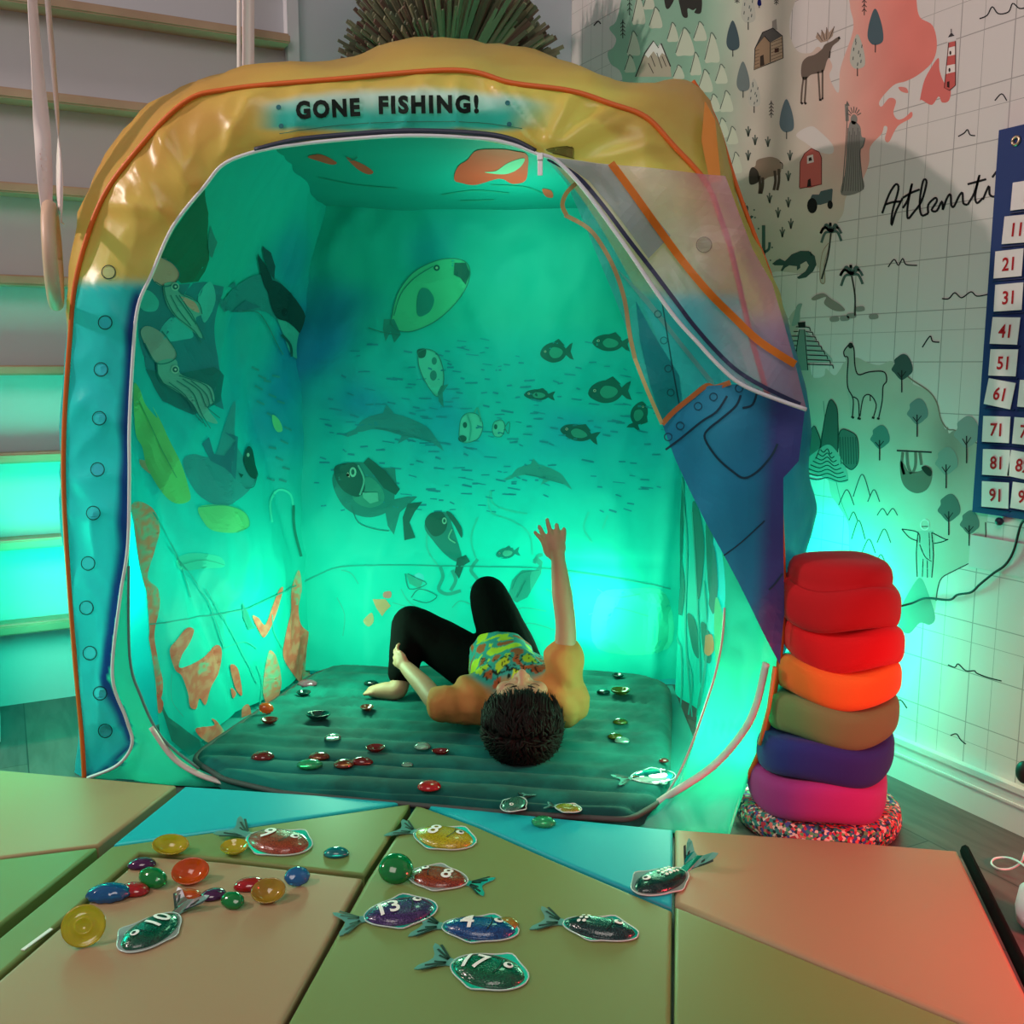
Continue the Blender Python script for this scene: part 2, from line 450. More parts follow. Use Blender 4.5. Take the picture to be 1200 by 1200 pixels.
# mountains
for (x, y, w_, h_) in [(748, 25, 14, 32), (742, 62, 14, 26), (768, 30, 14, 22), (788, 46, 12, 20), (760, 8, 12, 20), (802, 62, 20, 30), (820, 45, 14, 20), (834, 70, 16, 32), (815, 85, 12, 24), (738, 82, 12, 18), (795, 90, 12, 14), (826, 105, 16, 24), (845, 95, 13, 20), (836, 128, 14, 18), (851, 128, 14, 22), (846, 158, 14, 20), (858, 166, 12, 18), (862, 200, 13, 22), (860, 233, 11, 24), (1004, 510, 0, 0)]:
    if w_ == 0: continue
    pl([(x - w_ * .5, y + 1), (x - w_ * .1, y - h_ * .9), (x + w_ * .3, y - h_ * .7), (x + w_ * .6, y + 1), (x, y + 3)], 0xc8cdbb, 2)
    st([(x - w_ * .5, y), (x - w_ * .15, y - h_ * .7), (x, y - h_), (x + w_ * .35, y - h_ * .75)], 1.0, 0x56635a)
for (x, y, w_, h_) in [(1010, 582, 20, 26), (992, 592, 18, 18), (1024, 588, 14, 14), (1034, 604, 12, 8), (1046, 604, 12, 8), (1006, 632, 16, 22), (1018, 648, 16, 16), (1036, 636, 16, 16), (1000, 610, 10, 10), (1032, 664, 14, 14)]:
    st([(x - w_ * .5, y), (x - w_ * .2, y - h_ * .7), (x, y - h_), (x + w_ * .2, y - h_ * .8), (x + w_ * .5, y)], 1.2, 0x3c4c48)
# snowy peak
pl('745,90 752,72 760,58 766,48 772,56 776,52 786,78 787,90', 0xb5aa98, 3, smooth=False)
pl('756,64 766,48 771,55 774,51 782,66 776,62 772,68 766,60 760,68', 0xe6e6e2, 4, smooth=False)
st('745,90 756,62 766,48 772,56 775,51 786,78', 1.3, 0x3c3834, 5, smooth=False)
for q in ('763,65 768,78', '770,62 776,80', '760,74 766,86', '776,66 781,78'): st(q, .9, 0x4a443e, 5)
# bear
pl('796,-10 798,12 801,20 806,20 806,10 812,12 816,10 814,15 822,14 820,-10', 0x34322f, 3)
pl('779,-6 780,8 784,10 790,0 790,-8', 0x34322f, 3)
# small trees
def spruce(x, y, h_, col, fill=True):
    w_ = h_ * .2
    P = [(x, y - h_), (x + w_ * .8, y - h_ * .6), (x + w_, y - h_ * .2), (x + w_ * .3, y - h_ * .08), (x - w_ * .5, y - h_ * .1), (x - w_, y - h_ * .3), (x - w_ * .7, y - h_ * .7)]
    pl(P, col if fill else 0xb9b8ae, 3)
    if not fill:
        for k in range(9):
            yy = y - h_ * (.15 + .08 * k); xx = x + w_ * .6 * math.sin(k * 2.3)
            st([(xx, yy), (xx + .5, yy - h_ * .09)], 1.0, 0x4b5658, 4)
    st([(x, y - h_ * .1), (x, y + h_ * .12)], 1.1, INK, 4)
for a_ in [(859, 62, 38, 0x45565f, 1), (877, 30, 42, 0, 0), (871, 110, 38, 0x707b7c, 1), (884, 128, 36, 0, 0), (922, 158, 42, 0x5d6f78, 1), (1005, 84, 44, 0, 0), (1026, 56, 46, 0x4c5f68, 1), (890, 8, 12, 0x556, 1)]:
    spruce(a_[0], a_[1], a_[2], a_[3], bool(a_[4]))
for (x, y, h_) in [(904, 138, 20), (1013, 18, 26), (910, 6, 14), (864, 4, 12), (730, 45, 22), (738, 18, 30)]:
    st([(x, y), (x, y - h_)], 1.0)
    for k in range(4): st([(x - 2.6, y - h_ * (.25 + .2 * k) + 2), (x, y - h_ * (.3 + .2 * k)), (x + 2.6, y - h_ * (.25 + .2 * k) + 2)], 1.0, smooth=False)
# grass tufts
for (x, y) in [(877, 160), (885, 170), (877, 188), (900, 172), (926, 188), (924, 212), (902, 238), (924, 243), (912, 255), (927, 268), (917, 278), (873, 250)]:
    for d in (-3.2, 0, 3.0): st([(x, y), (x + d * .6, y - 7), (x + d, y - 12 + abs(d))], 1.6, 0x59645c)
# cactus
for (x, y, h_) in [(895, 300, 36), (875, 262, 20)]:
    st([(x, y), (x, y - h_)], 4, 0x3f5e58); st([(x, y - 4), (x - 6, y - 8), (x - 6, y - h_ * .4)], 3, 0x3f5e58); st([(x, y - 4), (x + 6, y - 8), (x + 7, y - h_ * .45)], 3, 0x3f5e58)
for (x, y) in [(885, 255), (889, 268), (903, 305), (905, 290), (884, 246), (900, 325), (898, 332)]: wp.ell(x, y, 1.1, 1.1, 0x3f5e58, 3, n=6, mi=1)
# cabin
pl('885,57 884,82 903,73 903,50', 0x9c8168, 3, smooth=False); pl('903,50 903,73 918,68 917,42', 0xb09880, 3, smooth=False)
pl('885,57 894,38 906,33 917,42 903,50 896,43', 0x54504e, 4, smooth=False); pl('885,57 896,42 903,51', 0x9c8168, 4, smooth=False)
pl('905,34 905,25 910,22 911,35', 0x8f8780, 4, smooth=False)
st('885,57 884,82 903,74 918,68 917,42 906,33 894,38 885,57', 1.1, INK, 5, smooth=False); st('903,73 903,50 896,42', 1.0, INK, 5, smooth=False)
pl('891,78 891,66 895,64 896,76', 0x3a2f28, 5, smooth=False); pl('908,62 908,57 913,56 913,61', 0x4a2a24, 5, smooth=False)
for k in range(6): st([(904, 70 - k * 4), (917, 65 - k * 4)], .6, 0x5c4a3a, 5); st([(885, 80 - k * 4), (890, 78 - k * 4)], .6, 0x5c4a3a, 5)
# moose
pl('939,88 940,74 946,67 955,64 963,58 967,52 975,48 981,44 984,44 983,48 976,54 973,62 972,66 969,72 965,84 958,86 950,88 943,94', 0x6c5d54, 3)
for q in ('942,90 940,105 939,121', '945,90 944,108 943,121', '959,84 960,100 961,117', '964,82 964,100 964,115'): st(q, 2.2, 0x6c5d54, 3)
for q in ('939,120 941,122', '943,120 945,122', '960,117 963,117', '963,115 965,116'): st(q, 2.6, 0x2c2624, 4)
pl('956,44 958,38 962,42 963,35 967,40 969,32 972,38 978,31 976,42 970,48 962,50', 0xa89080, 3, smooth=False)
for q in ('958,38 964,48', '963,35 967,47', '969,32 969,46', '978,31 972,46'): st(q, .9, 0x5c4c44, 4)
st('983,43 984,46', 2.5, 0x2c2624, 4); st('973,60 972,68', 1.6, 0x3c322c, 4)
# robed statue
pl('996,144 1001,142 1008,148 1010,160 1014,162 1012,172 1008,178 1009,200 1012,222 986,228 991,200 992,180 993,160', 0x84807c, 3)
st('993,142 992,122', 4, 0x84807c, 3); pl('991,124 993,118 996,124', 0x6a6460, 4, smooth=False); wp.ell(1001, 140, 4, 6, 0x84807c, 3, mi=1)
for k in range(7): an = R(200 + k * 23); st([(1001 + 4 * math.cos(an), 137 + 5 * math.sin(an)), (1001 + 9 * math.cos(an), 137 + 12 * math.sin(an))], 1.0, 0x5a5654, 4, smooth=False)
for k in range(8): st([(994 + k * 1.9, 150 + (k % 3) * 4), (992 + k * 2.2, 190), (988 + k * 3, 224)], .8, 0x5a5654, 4)
st('993,126 992,160 987,226', 1.0, 0x5a5654, 4); st('1012,222 1008,180 1012,170 1014,162', 1.0, 0x5a5654, 4)
# lighthouse
pl('1107,103 1112,50 1120,48 1120,100 1113,106', 0xc95c58, 3, smooth=False)
pl('1112,56 1120,54 1120,64 1111,66', 0xe8dcd8, 4, smooth=False); pl('1109,77 1120,75 1120,84 1108,87', 0xe8dcd8, 4, smooth=False)
pl('1110,50 1121,47 1120,42 1115,38 1111,43', 0xd8d0d0, 4, smooth=False); pl('1111,44 1115,38 1119,42', 0x3a3436, 5, smooth=False); st('1115,38 1115,34', 1, INK, 5)
st('1112,50 1107,103 1113,106 1120,100 1120,48', 1.0, 0x5a2c2c, 5, smooth=False)
pl('1110,102 1110,96 1113,95 1113,103', 0x3a1c1c, 5, smooth=False); wp.ell(1114, 62, 1.2, 2.4, 0x3a1c1c, 5, mi=1); wp.ell(1113, 82, 1.2, 2.4, 0x3a1c1c, 5, mi=1)
# barn
pl('937,220 938,190 943,180 951,174 960,178 963,185 963,216 950,220', 0xc2625c, 3, smooth=False)
st('937,220 938,190 943,180 951,174 960,178 963,185 963,216 937,221', 1.0, 0x6a2c2c, 4, smooth=False)
pl('946,192 946,183 953,181 954,190', 0xe0d0cc, 4, smooth=False); pl('948,189 948,185 951,184 952,188', 0x2c2020, 5, smooth=False); pl('946,219 947,211 950,209 951,218', 0x2a2020, 5, smooth=False)
# bison
pl('880,216 878,206 880,197 885,195 887,188 895,185 905,184 914,188 916,196 914,204 908,206 900,208 894,212 890,212', 0x8d7a6a, 3)
pl('879,216 878,203 882,196 888,200 890,208 888,214', 0x3c3630, 4)
for q in ('890,206 891,218 890,227', '894,208 894,218 892,227', '908,200 909,212 907,223', '913,198 913,212 911,223'): st(q, 3.2, 0x4a4038, 4)
st('914,190 917,192 917,198', 1.2, 0x3c342e, 4)
# tractor
pl('950,232 952,228 960,228 962,224 975,221 976,222 975,236 962,240 952,240', 0x4e5e62, 3, smooth=False)
wp.ell(952, 241, 6, 9, 0x17181a, 4, mi=1); wp.ell(973, 240, 3.2, 5, 0x17181a, 4, mi=1)
# crocodile
pl('905,309 910,305 914,303 920,306 928,298 938,294 948,294 955,300 957,310 953,318 945,325 936,327 934,325 944,318 948,311 945,306 938,310 938,314 934,317 934,312 925,311 920,314 917,318 915,317 918,311 908,311', 0x34504c, 3, smooth=False)
# palms
def palm(x, y, x2, y2, s_, col):
    st([(x, y), ((x + x2) / 2 + 2, (y + y2) / 2), (x2, y2)], 2.0, 0x3a3a38, 3)
    for an in (-160, -130, -95, -50, -20, 200 - 360, 20, 150):
        c, s2 = math.cos(R(an)), math.sin(R(an))
        st([(x, y), (x + s_ * .6 * c, y + s_ * .6 * s2 - 3), (x + s_ * c, y + s_ * s2 + 6)], 3.0, col, 4)
palm(974, 272, 963, 327, 13, 0x4c625e); palm(998, 322, 1002, 370, 14, 0x4c625e)
st('971,285 964,296 961,318 962,331 967,330 966,310 972,290', .9, 0xa08878, 3)
# stepped pyramids
for k in range(9):
    t_ = k / 8; y_ = 383 + t_ * 44
    st([(941 + 3 + t_ * 3, y_), (941 + 8 + t_ * 27, y_ + 1)], 1.1, INK, 4, smooth=False); st([(939 - 3 - t_ * 3, y_), (939 - 6 - t_ * 22, y_)], 1.1, INK, 4, smooth=False)
    st([(941 + 8 + t_ * 27, y_ + 1), (941 + 8 + t_ * 27 + 1, y_ + 5)], 1.1, INK, 4, smooth=False)
pl('936,384 935,378 944,377 944,384', 0x1c2220, 4, smooth=False); pl('937,386 943,386 947,434 930,434', 0x748c84, 3, smooth=False); st('937,386 930,434', 1, INK, 4); st('943,386 947,434', 1, INK, 4)
pl('943,386 975,420 976,424 947,424', 0x9cb0a8, 2, smooth=False); pl('937,386 918,424 932,426', 0x9cb0a8, 2, smooth=False)
# rock pillars and terraces
for P, c_ in (('962,525 966,495 972,470 978,472 982,485 982,530', 0x3e5a54), ('942,535 948,512 953,500 957,503 962,520 956,538', 0x4a6660), ('983,510 987,503 995,505 1003,510 1006,520 1006,540 1002,548 996,550 985,540', 0x48645e)):
    pl(P, c_, 4); st(P, 1.0, 0x1e3430, 5)
for k in range(7): st([(985 + k * 3, 512), (986 + k * 3, 544)], .8, 0x24403a, 6)
pl('941,545 955,530 970,521 980,528 990,545 994,563 980,565 962,558', 0x7c9c92, 5)
for k in range(8):
    w_ = 6 + k * 3; st([(968 - w_, 527 + k * 4.4), (968 - w_ * .4, 530 + k * 4.6), (970, 526 + k * 4.8), (970 + w_ * .5, 532 + k * 4.6), (970 + w_ * .9, 530 + k * 4.6)], 1.2, 0x243c38, 6)
# llama
pl('990,418 989,412 994,405 997,402 1001,410 1002,428 1005,438 1018,436 1032,435 1038,438 1039,446 1036,452 1034,470 1031,488 1028,490 1029,478 1023,470 1020,463 1012,465 1010,472 1008,490 1005,490 1005,470 1000,466 1000,488 997,488 995,470 992,455 993,430', 0xa7aaa0, 2)
st('990,418 989,412 994,405 998,403 1001,410 1002,428 1006,439 1018,436 1032,435 1038,438 1039,447 1035,453 1034,470 1030,489', 1.5); st('990,418 994,420 993,440 994,455 1000,468 999,489', 1.5); st('1000,465 1006,470 1007,490', 1.4); st('1008,488 1012,466 1020,463 1027,474 1024,488', 1.4)
st('1020,463 1020,470', 1.2); wp.ell(997, 405, 3, 3.5, 0x222a28, 4, mi=1)
for q in ('998,488 1001,490', '1005,490 1009,491', '1022,489 1025,490', '1028,490 1031,491'): st(q, 2.6, 0x1e2422, 4)
# round trees
for (x, y, r_, c_) in [(1058, 430, 13, 0x3f5452), (1076, 482, 13, 0x6c8080), (1032, 512, 12, 0x4c7470), (1134, 506, 16, 0x8a9492), (1110, 540, 14, 0x808c88), (1113, 595, 14, 0x566462), (1137, 612, 12, 0x606c6a)]:
    P = [(x + r_ * (1 + .1 * math.sin(5 * t) + .06 * math.sin(9 * t)) * math.cos(t) * .9, y + r_ * 1.1 * (1 + .08 * math.sin(4 * t + 1)) * math.sin(t)) for t in [i * .4189 for i in range(15)]]
    pl(P, c_, 3); st([(x - 1, y + r_ * .3), (x - 1, y + r_ * 2.3)], 1.5, INK, 5); st([(x - 1, y + r_), (x - 6, y + r_ * .5)], 1, INK, 5); st([(x - 1, y + r_ * .9), (x + 4, y + r_ * .4)], 1, INK, 5)
# sloth on a branch
st('1051,528 1092,530', 1.8); pl('1055,540 1056,560 1062,572 1074,578 1086,574 1092,562 1092,550 1086,547 1078,552 1066,553 1060,545', 0x6c665e, 4)
st('1058,530 1057,545 1060,556', 3.2, 0x6c665e, 4); st('1063,530 1064,545 1068,555', 3.2, 0x6c665e, 4); st('1073,530 1073,545 1070,554', 3.2, 0x6c665e, 4); st('1078,530 1080,545', 3.2, 0x6c665e, 4)
pl('1080,548 1086,546 1092,552 1091,558 1086,556', 0x26241f, 6)
# figure with arms spread on a hill
pl('1052,722 1062,700 1074,680 1080,678 1086,690 1096,722 1090,732 1078,730 1066,742 1056,738', 0x70887c, 2)
pl('1076,622 1094,622 1095,640 1093,655 1092,676 1078,676 1075,650 1074,636', 0x9ca39a, 3, smooth=False)
st('1057,620 1076,624 1078,636', 1.2); st('1057,620 1066,630 1076,634', 1.2); st('1092,624 1108,632 1111,632 1104,635 1094,637', 1.2); st('1076,624 1074,648 1075,676', 1.2); st('1092,624 1094,650 1092,677', 1.2)
wp.ring(1084, 615, 5, 1.4, INK, 4, 6); st('1078,638 1084,652 1092,658', 1.0); st('1082,655 1081,676', 1.0); st('1087,657 1087,677', 1.0); st('1089,624 1090,655', 1.0); st('1080,617 1088,617', 1.0)
# bird, rocks, islands, flamingo
pl('968,348 955,352 951,350 958,345 966,344 974,350 986,358 990,364 978,364 966,356', 0x8d857e, 3)
for (x, y) in [(978, 374), (998, 370), (1008, 362), (1024, 371), (990, 373)]: pl([(x - 5, y - 2), (x + 4, y - 3), (x + 5, y + 2), (x - 4, y + 3)], 0x8f8d88, 3)
pl('930,372 934,358 940,356 938,364 936,378 928,382', 0x8aa098, 2)
# waves / birds
for q in ('1123,160 1130,156 1134,152 1137,158 1143,159', '1041,313 1048,304 1053,311 1058,303 1062,310 1075,311', '1104,350 1112,350 1119,343 1127,349 1138,342 1145,347 1158,345', '1081,407 1090,394 1093,400 1101,401', '1111,779 1119,782 1123,778 1132,786 1142,786 1145,789 1158,794 1174,798', '1047,826 1055,820 1063,830', '1114,862 1121,860 1126,867 1132,872', '1148,22 1157,18 1163,8 1170,16 1182,14 1187,4 1195,10 1205,8', '696,30 701,25 704,28', '1166,118 1174,110 1180,118'):
    st(q, 1.5)
st('950,295 951,300', 1)
# handwriting
for q in ('1034,250 1042,228 1050,216 1053,222 1046,248 1045,264 1050,248 1058,232', '1037,240 1046,237 1056,236', '1058,244 1064,234 1069,215 1064,240 1064,256 1070,250', '1058,232 1068,226 1078,222', '1070,250 1080,236 1086,214 1082,212 1078,236 1080,252 1088,250', '1088,250 1088,240 1096,232 1098,236 1092,246 1098,247 1104,236 1105,246', '1105,246 1110,232 1114,228 1115,240 1118,242 1124,230 1128,226 1129,238 1134,240', '1134,240 1142,226 1148,205 1143,228 1145,238 1152,232', '1134,216 1156,210', '1152,234 1159,218 1160,228 1166,230 1170,220', '1163,208 1168,201'):
    st(q, 2.6, 0x1c1a1e)
wall_r = wp.build('wall_right', [paper_m, print_mat('wallpaper watercolour print')], smooth=False)
tag(wall_r, kind='structure')
# blank panel low on the wall and the skirting
bm = bmesh.new(); add_box(bm, (XR - .004, 0.3, .50), (XR, 1.295, .565))
tag(bobj('trim_1', bm, mat('blank wall panel', 0xcfc4c4, .85), smooth=False), kind='structure')
bm = bmesh.new(); add_box(bm, (XR - .014, -1.5, 0), (XR - .0005, YB, .082)); add_box(bm, (XR - .018, -1.5, .082), (XR - .0005, YB, .094)); add_box(bm, (XR - .017, -1.5, .055), (XR - .012, YB, .060))
tag(bobj('baseboard_right', bm, mat('white skirting', 0xd8d4d2, .5), smooth=False), kind='structure')
bm = bmesh.new(); add_box(bm, (.80, YB - .014, 0), (XR - .018, YB - .0005, .09))
tag(bobj('baseboard_back', bm, mat('white skirting', 0xd8d4d2, .5), smooth=False), kind='structure')

# ---- wall bars with wooden planks on the back wall
wood = mat('pale varnished wood', 0xb5937a, .5, bmp=(30, .2, .001, 3, 'Object', (1, 12, 12)), var=(6, 0x9b7a63, .7))
white_board = mat('white board', 0xc4c6cc, .8)
wb = empty('wall_bars', (-.4, YB, 0), 'white wall unit with pale wooden bars on the back wall, left of the tent', 'wall bars')
bm = bmesh.new(); add_box(bm, (-2.6, YB - .022, .0), (.80, YB - .001, 2.5)); bobj('backboard', bm, white_board, wb, False)
for k in range(1, 11):
    z = .222 * k
    bm = bmesh.new(); vv = add_box(bm, (-2.55, YB - .100, z - .0125), (.765, YB - .023, z + .0125))
    bmesh.ops.bevel(bm, geom=bm.edges[:], offset=.004, segments=2, affect='EDGES')
    bobj('wooden_bar', bm, wood, wb, False)
for x0, x1 in ((.768, .80), (-2.6, -2.56)):
    bm = bmesh.new(); add_box(bm, (x0, YB - .06, 0), (x1, YB - .0225, 2.5)); bobj('side_post', bm, white_board, wb, False)
# white cupboard edge at the far left
bm = bmesh.new(); add_box(bm, (-.9, YB - .33, .003), (-.055, YB - .135, .62)); bmesh.ops.bevel(bm, geom=bm.edges[:], offset=.005, segments=2, affect='EDGES')
lc = tag(bobj('low_cupboard', bm, white_board, None, False), 'low white cupboard edge standing before the wall bars at the far left', 'cupboard')

# ================================================================== THE PLAY TENT
Z3 = Vector((0, 0, 1))
A0, A1 = CW(-.935, 2.039), CW(.426, 1.847)          # foot of the front
B0, B1 = CW(-.59, 2.755), CW(.452, 2.665)            # foot of the back
tent = empty('play_tent', CW(-.1, 2.3), 'yellow and blue play tent with ocean print inside and its door flap pulled open', 'play tent')
F = Panel(A0, A1 - A0, Z3)
FN = F.N.copy()
YEL, YEL2, BLU, DBL = lin(0xf5bd66), lin(0xe6c26c), (.03, .60, .70), lin(0x16408a)
PALE = (.04, .78, .56)
CREASE = [((640, 180), (575, 92), .016, 7), ((642, 178), (672, 108), .014, 6), ((650, 178), (720, 125), .014, 7), ((660, 180), (800, 95), .010, 9), ((648, 175), (602, 100), .010, 6),
          ((440, 160), (420, 95), .006, 6), ((470, 160), (500, 95), .008, 6), ((230, 230), (185, 150), .010, 9), ((205, 262), (160, 190), .012, 9), ((262, 195), (300, 110), .012, 10),
          ((160, 400), (110, 330), .008, 12), ((150, 500), (90, 470), .008, 14), ((150, 620), (90, 560), .006, 14), ((690, 190), (850, 150), .008, 9), ((350, 165), (355, 100), .006, 7), ((540, 160), (535, 90), .010, 7),
          ((120, 830), (150, 700), .010, 10), ((110, 880), (140, 780), .008, 9), ((200, 250), (130, 240), .010, 8)]
def crease_h(u, v):
    h = 0.0
    for (x0, y0), (x1, y1), am, w_ in CREASE:
        dx, dy = x1 - x0, y1 - y0; L2 = dx * dx + dy * dy
        t = ((u - x0) * dx + (v - y0) * dy) / L2
        if t < -.1 or t > 1.15: continue
        d = abs((u - x0) * dy - (v - y0) * dx) / math.sqrt(L2)
        h += am * math.exp(-(d / w_) ** 1.4) * max(0, min(1, (1.15 - t) * 4)) * max(0, min(1, (t + .1) * 5))
    return h
Floop = pts('100,913 97,860 88,760 78,620 76,520 83,400 92,320 118,240 155,185 215,122 270,105 400,93 535,83 600,98 668,107 715,122 757,138 790,172 828,215 845,258 858,300 880,395 900,470 912,560 918,700 912,780 893,872 848,974')
Fl_s = smoothpx(Floop, False, 5)
Fbot = [(848 - 748 * t, 974 - 61 * t) for t in [i / 12 for i in range(1, 12)]]
Oloop = pts('632,181 560,164 480,160 400,165 330,173 290,182 262,195 242,219 205,266 180,322 164,360 158,420 153,500 152,600 152,663 153,768 166,815 191,864 236,903 300,919 400,929 500,936 600,942 690,948 740,948 775,935 800,905 816,862 830,810 841,780 847,730 850,690 845,640 830,560 800,470 750,350 700,260 660,205')
Ol_s = smoothpx(Oloop, True, 4)
def hit(loop, c, an):
    d = (math.cos(an), math.sin(an)); best = None
    n = len(loop)
    for i in range(n):
        x1, y1 = loop[i][0] - c[0], loop[i][1] - c[1]; x2, y2 = loop[(i + 1) % n][0] - c[0], loop[(i + 1) % n][1] - c[1]
        ex, ey = x2 - x1, y2 - y1
        den = d[0] * ey - d[1] * ex
        if abs(den) < 1e-9: continue
        t = (x1 * ey - y1 * ex) / den; s_ = (x1 * d[1] - y1 * d[0]) / den
        if t > 0 and -1e-6 <= s_ <= 1 + 1e-6 and (best is None or t > best): best = t
    return best
ctr = (500, 540)
STRIP = pts('152,640 143,700 134,790 150,840 157,870 140,895 105,912')
def strip_x(v):
    for i in range(len(STRIP) - 1):
        if STRIP[i][1] <= v <= STRIP[i + 1][1]:
            t = (v - STRIP[i][1]) / max(1e-6, STRIP[i + 1][1] - STRIP[i][1]); return STRIP[i][0] + t * (STRIP[i + 1][0] - STRIP[i][0])
    return 152 if v < 640 else 105
def front_col(u, v, dO):
    y_ = mixc(YEL, YEL2, sstep(200, 320, v))
    if v < 175 and 290 < u < 680:
        up = 112 + .0006 * (u - 480) ** 2
        k = sstep(295, 335, u) * sstep(672, 600, u + .6 * (v - 120)) * sstep(up - 12, up + 2, v) * sstep(158, 150, v)
        y_ = mixc(y_, mixc(lin(0xd4dce4), lin(0x38b4b4), sstep(112, 140, v)), k)
    edge = 330 if u < 400 else 345
    t = sstep(edge - 8, edge + 10, v)
    c = mixc(y_, BLU, t)
    if u < 400 and v > 330:
        if v > 640:
            d = strip_x(v) - u
            if d < -1: return PALE
            c = mixc(c, DBL, sstep(15, 5, d))
        else: c = mixc(c, DBL, sstep(15, 6, dO) * sstep(330, 350, v))
    if u > 700 and v > 560: c = PALE
    if u > 400 and u < 760 and v > 700: c = PALE
    if u < 400 and v > 900 and u > 160: c = PALE
    return c
NA_, NR = 460, 26
vs, fs, cols = [], [], []
vc = []
for i in range(NA_):
    an = 2 * math.pi * i / NA_
    rf = hit(Fl_s + Fbot, ctr, an); ro = hit(Ol_s, ctr, an)
    rf = max(rf, ro + 3)
    for j in range(NR + 1):
        t = j / NR; r_ = ro + (rf - ro) * t
        u, v = ctr[0] + math.cos(an) * r_, ctr[1] + math.sin(an) * r_
        a, b = F.px(u, v)
        bulge = .014 * math.sin(math.pi * t) * (1 if v < 850 else .3)
        wr = (.075 * max(0, (.13 - b) / .13) ** 1.4 * sstep(640, 800, u)) / max(.25, min(1, 8 * t * (1 - t) + .15)) + crease_h(u, v) + .011 * ridge(a * 5, b * 5, 1) + .005 * ridge(a * 15, b * 12, 4)
        vs.append(F.pos(a, max(b, .004), bulge + wr * min(1, 8 * t * (1 - t) + .15)))
        vc.append(front_col(u, v, r_ - ro))
for i in range(NA_):
    for j in range(NR):
        q = (i * (NR + 1) + j, i * (NR + 1) + j + 1, ((i + 1) % NA_) * (NR + 1) + j + 1, ((i + 1) % NA_) * (NR + 1) + j)
        fs.append(q); cols.append([vc[x] for x in q])
nylon = cloth_mat('printed nylon shell', .46, .30, 0, .5, 45, .25)
front = mesh('front_panel', vs, fs, nylon, tent, cols=cols)
front_vs = vs
# --- print on the front: laid on the real front surface (nearest point of the ring)
from mathutils.bvhtree import BVHTree
fb = BVHTree.FromPolygons([tuple(v) for v in vs], fs)
class FrontPrint(Panel):
    def pos(s, a, b, e=0.0):
        p = s.O + s.U * a + s.V * b
        h = fb.ray_cast(p + s.N * .2, -s.N)
        return (h[0] if h[0] else p) + s.N * e
    def px(s, u, v, e=0.0):
        r = ray(u, v); h = fb.ray_cast(CAM, r.normalized())
        q = (h[0] if h[0] else on_plane(u, v, s.O, s.N)) - s.O
        return (q.dot(s.U), q.dot(s.V))
G = FrontPrint(A0, A1 - A0, Z3)
def signcol(a, b): return mixc(lin(0x4fc0bc), lin(0xd6dde6), sstep(1.335, 1.39, b + .01 * nz(a * 8, b * 8)))
G.stroke('328,157 400,147 480,143 560,144 612,151', 1.0, 0x3a7a6a, 3)
G.text('GONE', 348, 139, 27, 0x0c1a16, 4, ang=-3.0, sx=.86, off=.055, sp=1.24)
G.text('FISHING!', 444, 133, 27, 0x0c1a16, 4, ang=-1.5, sx=.90, off=.055, curve=.00014, sp=1.26)
for x, y in ((327, 126), (330, 148), (595, 121), (597, 146)): G.ell(x, y, 3, 3, 0x2f6f78, 3)
for x, y in [(128, 319), (124, 378), (119, 433), (117, 490), (115, 550), (110, 601), (104, 660), (102, 712), (106, 765), (118, 812), (124, 856)]:
    G.ring(x, y, 8, 1.1, 0x14343c, 3); G.ell(x, y, 6.8, 6.8, (.40, .50, .22) if y < 330 else (.03, .52, .62), 2)
G.stroke('640,176 665,172 672,174 673,186 648,180', 1.2, 0x5a4a20, 3, smooth=False)
G.poly('640,177 671,172 672,185 650,181', 0x8a6e3a, 2, smooth=False)
G.stroke('600,168 628,176', 3, 0x14181c, 2, smooth=False)
G.build('front_print', print_mat('ink on nylon'), front, label='GONE FISHING! lettering and round rivets printed on the front')

# --- shell (sides, top and back)
def outline(P, off_f):
    return [F.pt(u, v) if False else (on_plane(u, v, A0 + FN * off_f(i), FN)) for i, (u, v) in enumerate(P)]
NCT = len(Floop)
Mloop = pts('104,905 101,860 92,760 83,620 81,520 87,400 92,315 116,226 150,162 208,112 285,80 410,60 500,42 600,59 665,78 720,88 765,93 812,95 838,140 862,215 884,275 905,330 930,420 945,480 949,560 951,592 932,645 905,800')
Mloop = Mloop[:]
assert len(Mloop) == NCT, (len(Mloop), NCT)
def moff(i): return -(.10 if i < 8 else .16 if i < 17 else .22 if i < 26 else .18)
L0 = [on_plane(u, v, A0, FN) for u, v in Floop]
L1 = [on_plane(u, v, A0 + FN * moff(i), FN) for i, (u, v) in enumerate(Mloop)]
for p in L0 + L1: p.z = max(p.z, .004)
for p in L1: p.x = min(p.x, XR - .03)
Hb = 1.40
def backloop(off=.02, grow=.03):
    o = []
    U = (B1 - B0).normalized(); N = -FN
    b0, b1 = B0 - U * grow + N * off, B1 + U * .02 + N * off
    for i in range(NCT):
        if i < 8: o.append(b0 + Z3 * (1.30 * i / 8 + .004))
        elif i < 19:
            t = (i - 8) / 10; o.append(b0.lerp(b1, .04 + .92 * t) + Z3 * (1.30 + .13 * math.sin(math.pi * max(0, min(1, t))) ** .5))
        else: o.append(b1 + Z3 * (1.28 * (NCT - 1 - i) / (NCT - 1 - 19) + .004))
    return o
L3 = backloop()
L2 = []
for i in range(NCT):
    p = L1[i].lerp(L3[i], .55)
    if 8 <= i <= 18: p += Z3 * .035
    elif i > 18: p += (B1 - B0).normalized() * .02
    else: p += -(B1 - B0).normalized() * .05
    p.x = min(p.x, XR - .035); L2.append(p)
rings = []
ctrl = [L0, L1, L2, L3]
dense = [cr(l, 6, False) for l in ctrl]
NS = len(dense[0])
vs, fs, vc, cols = [], [], [], []
rows = []
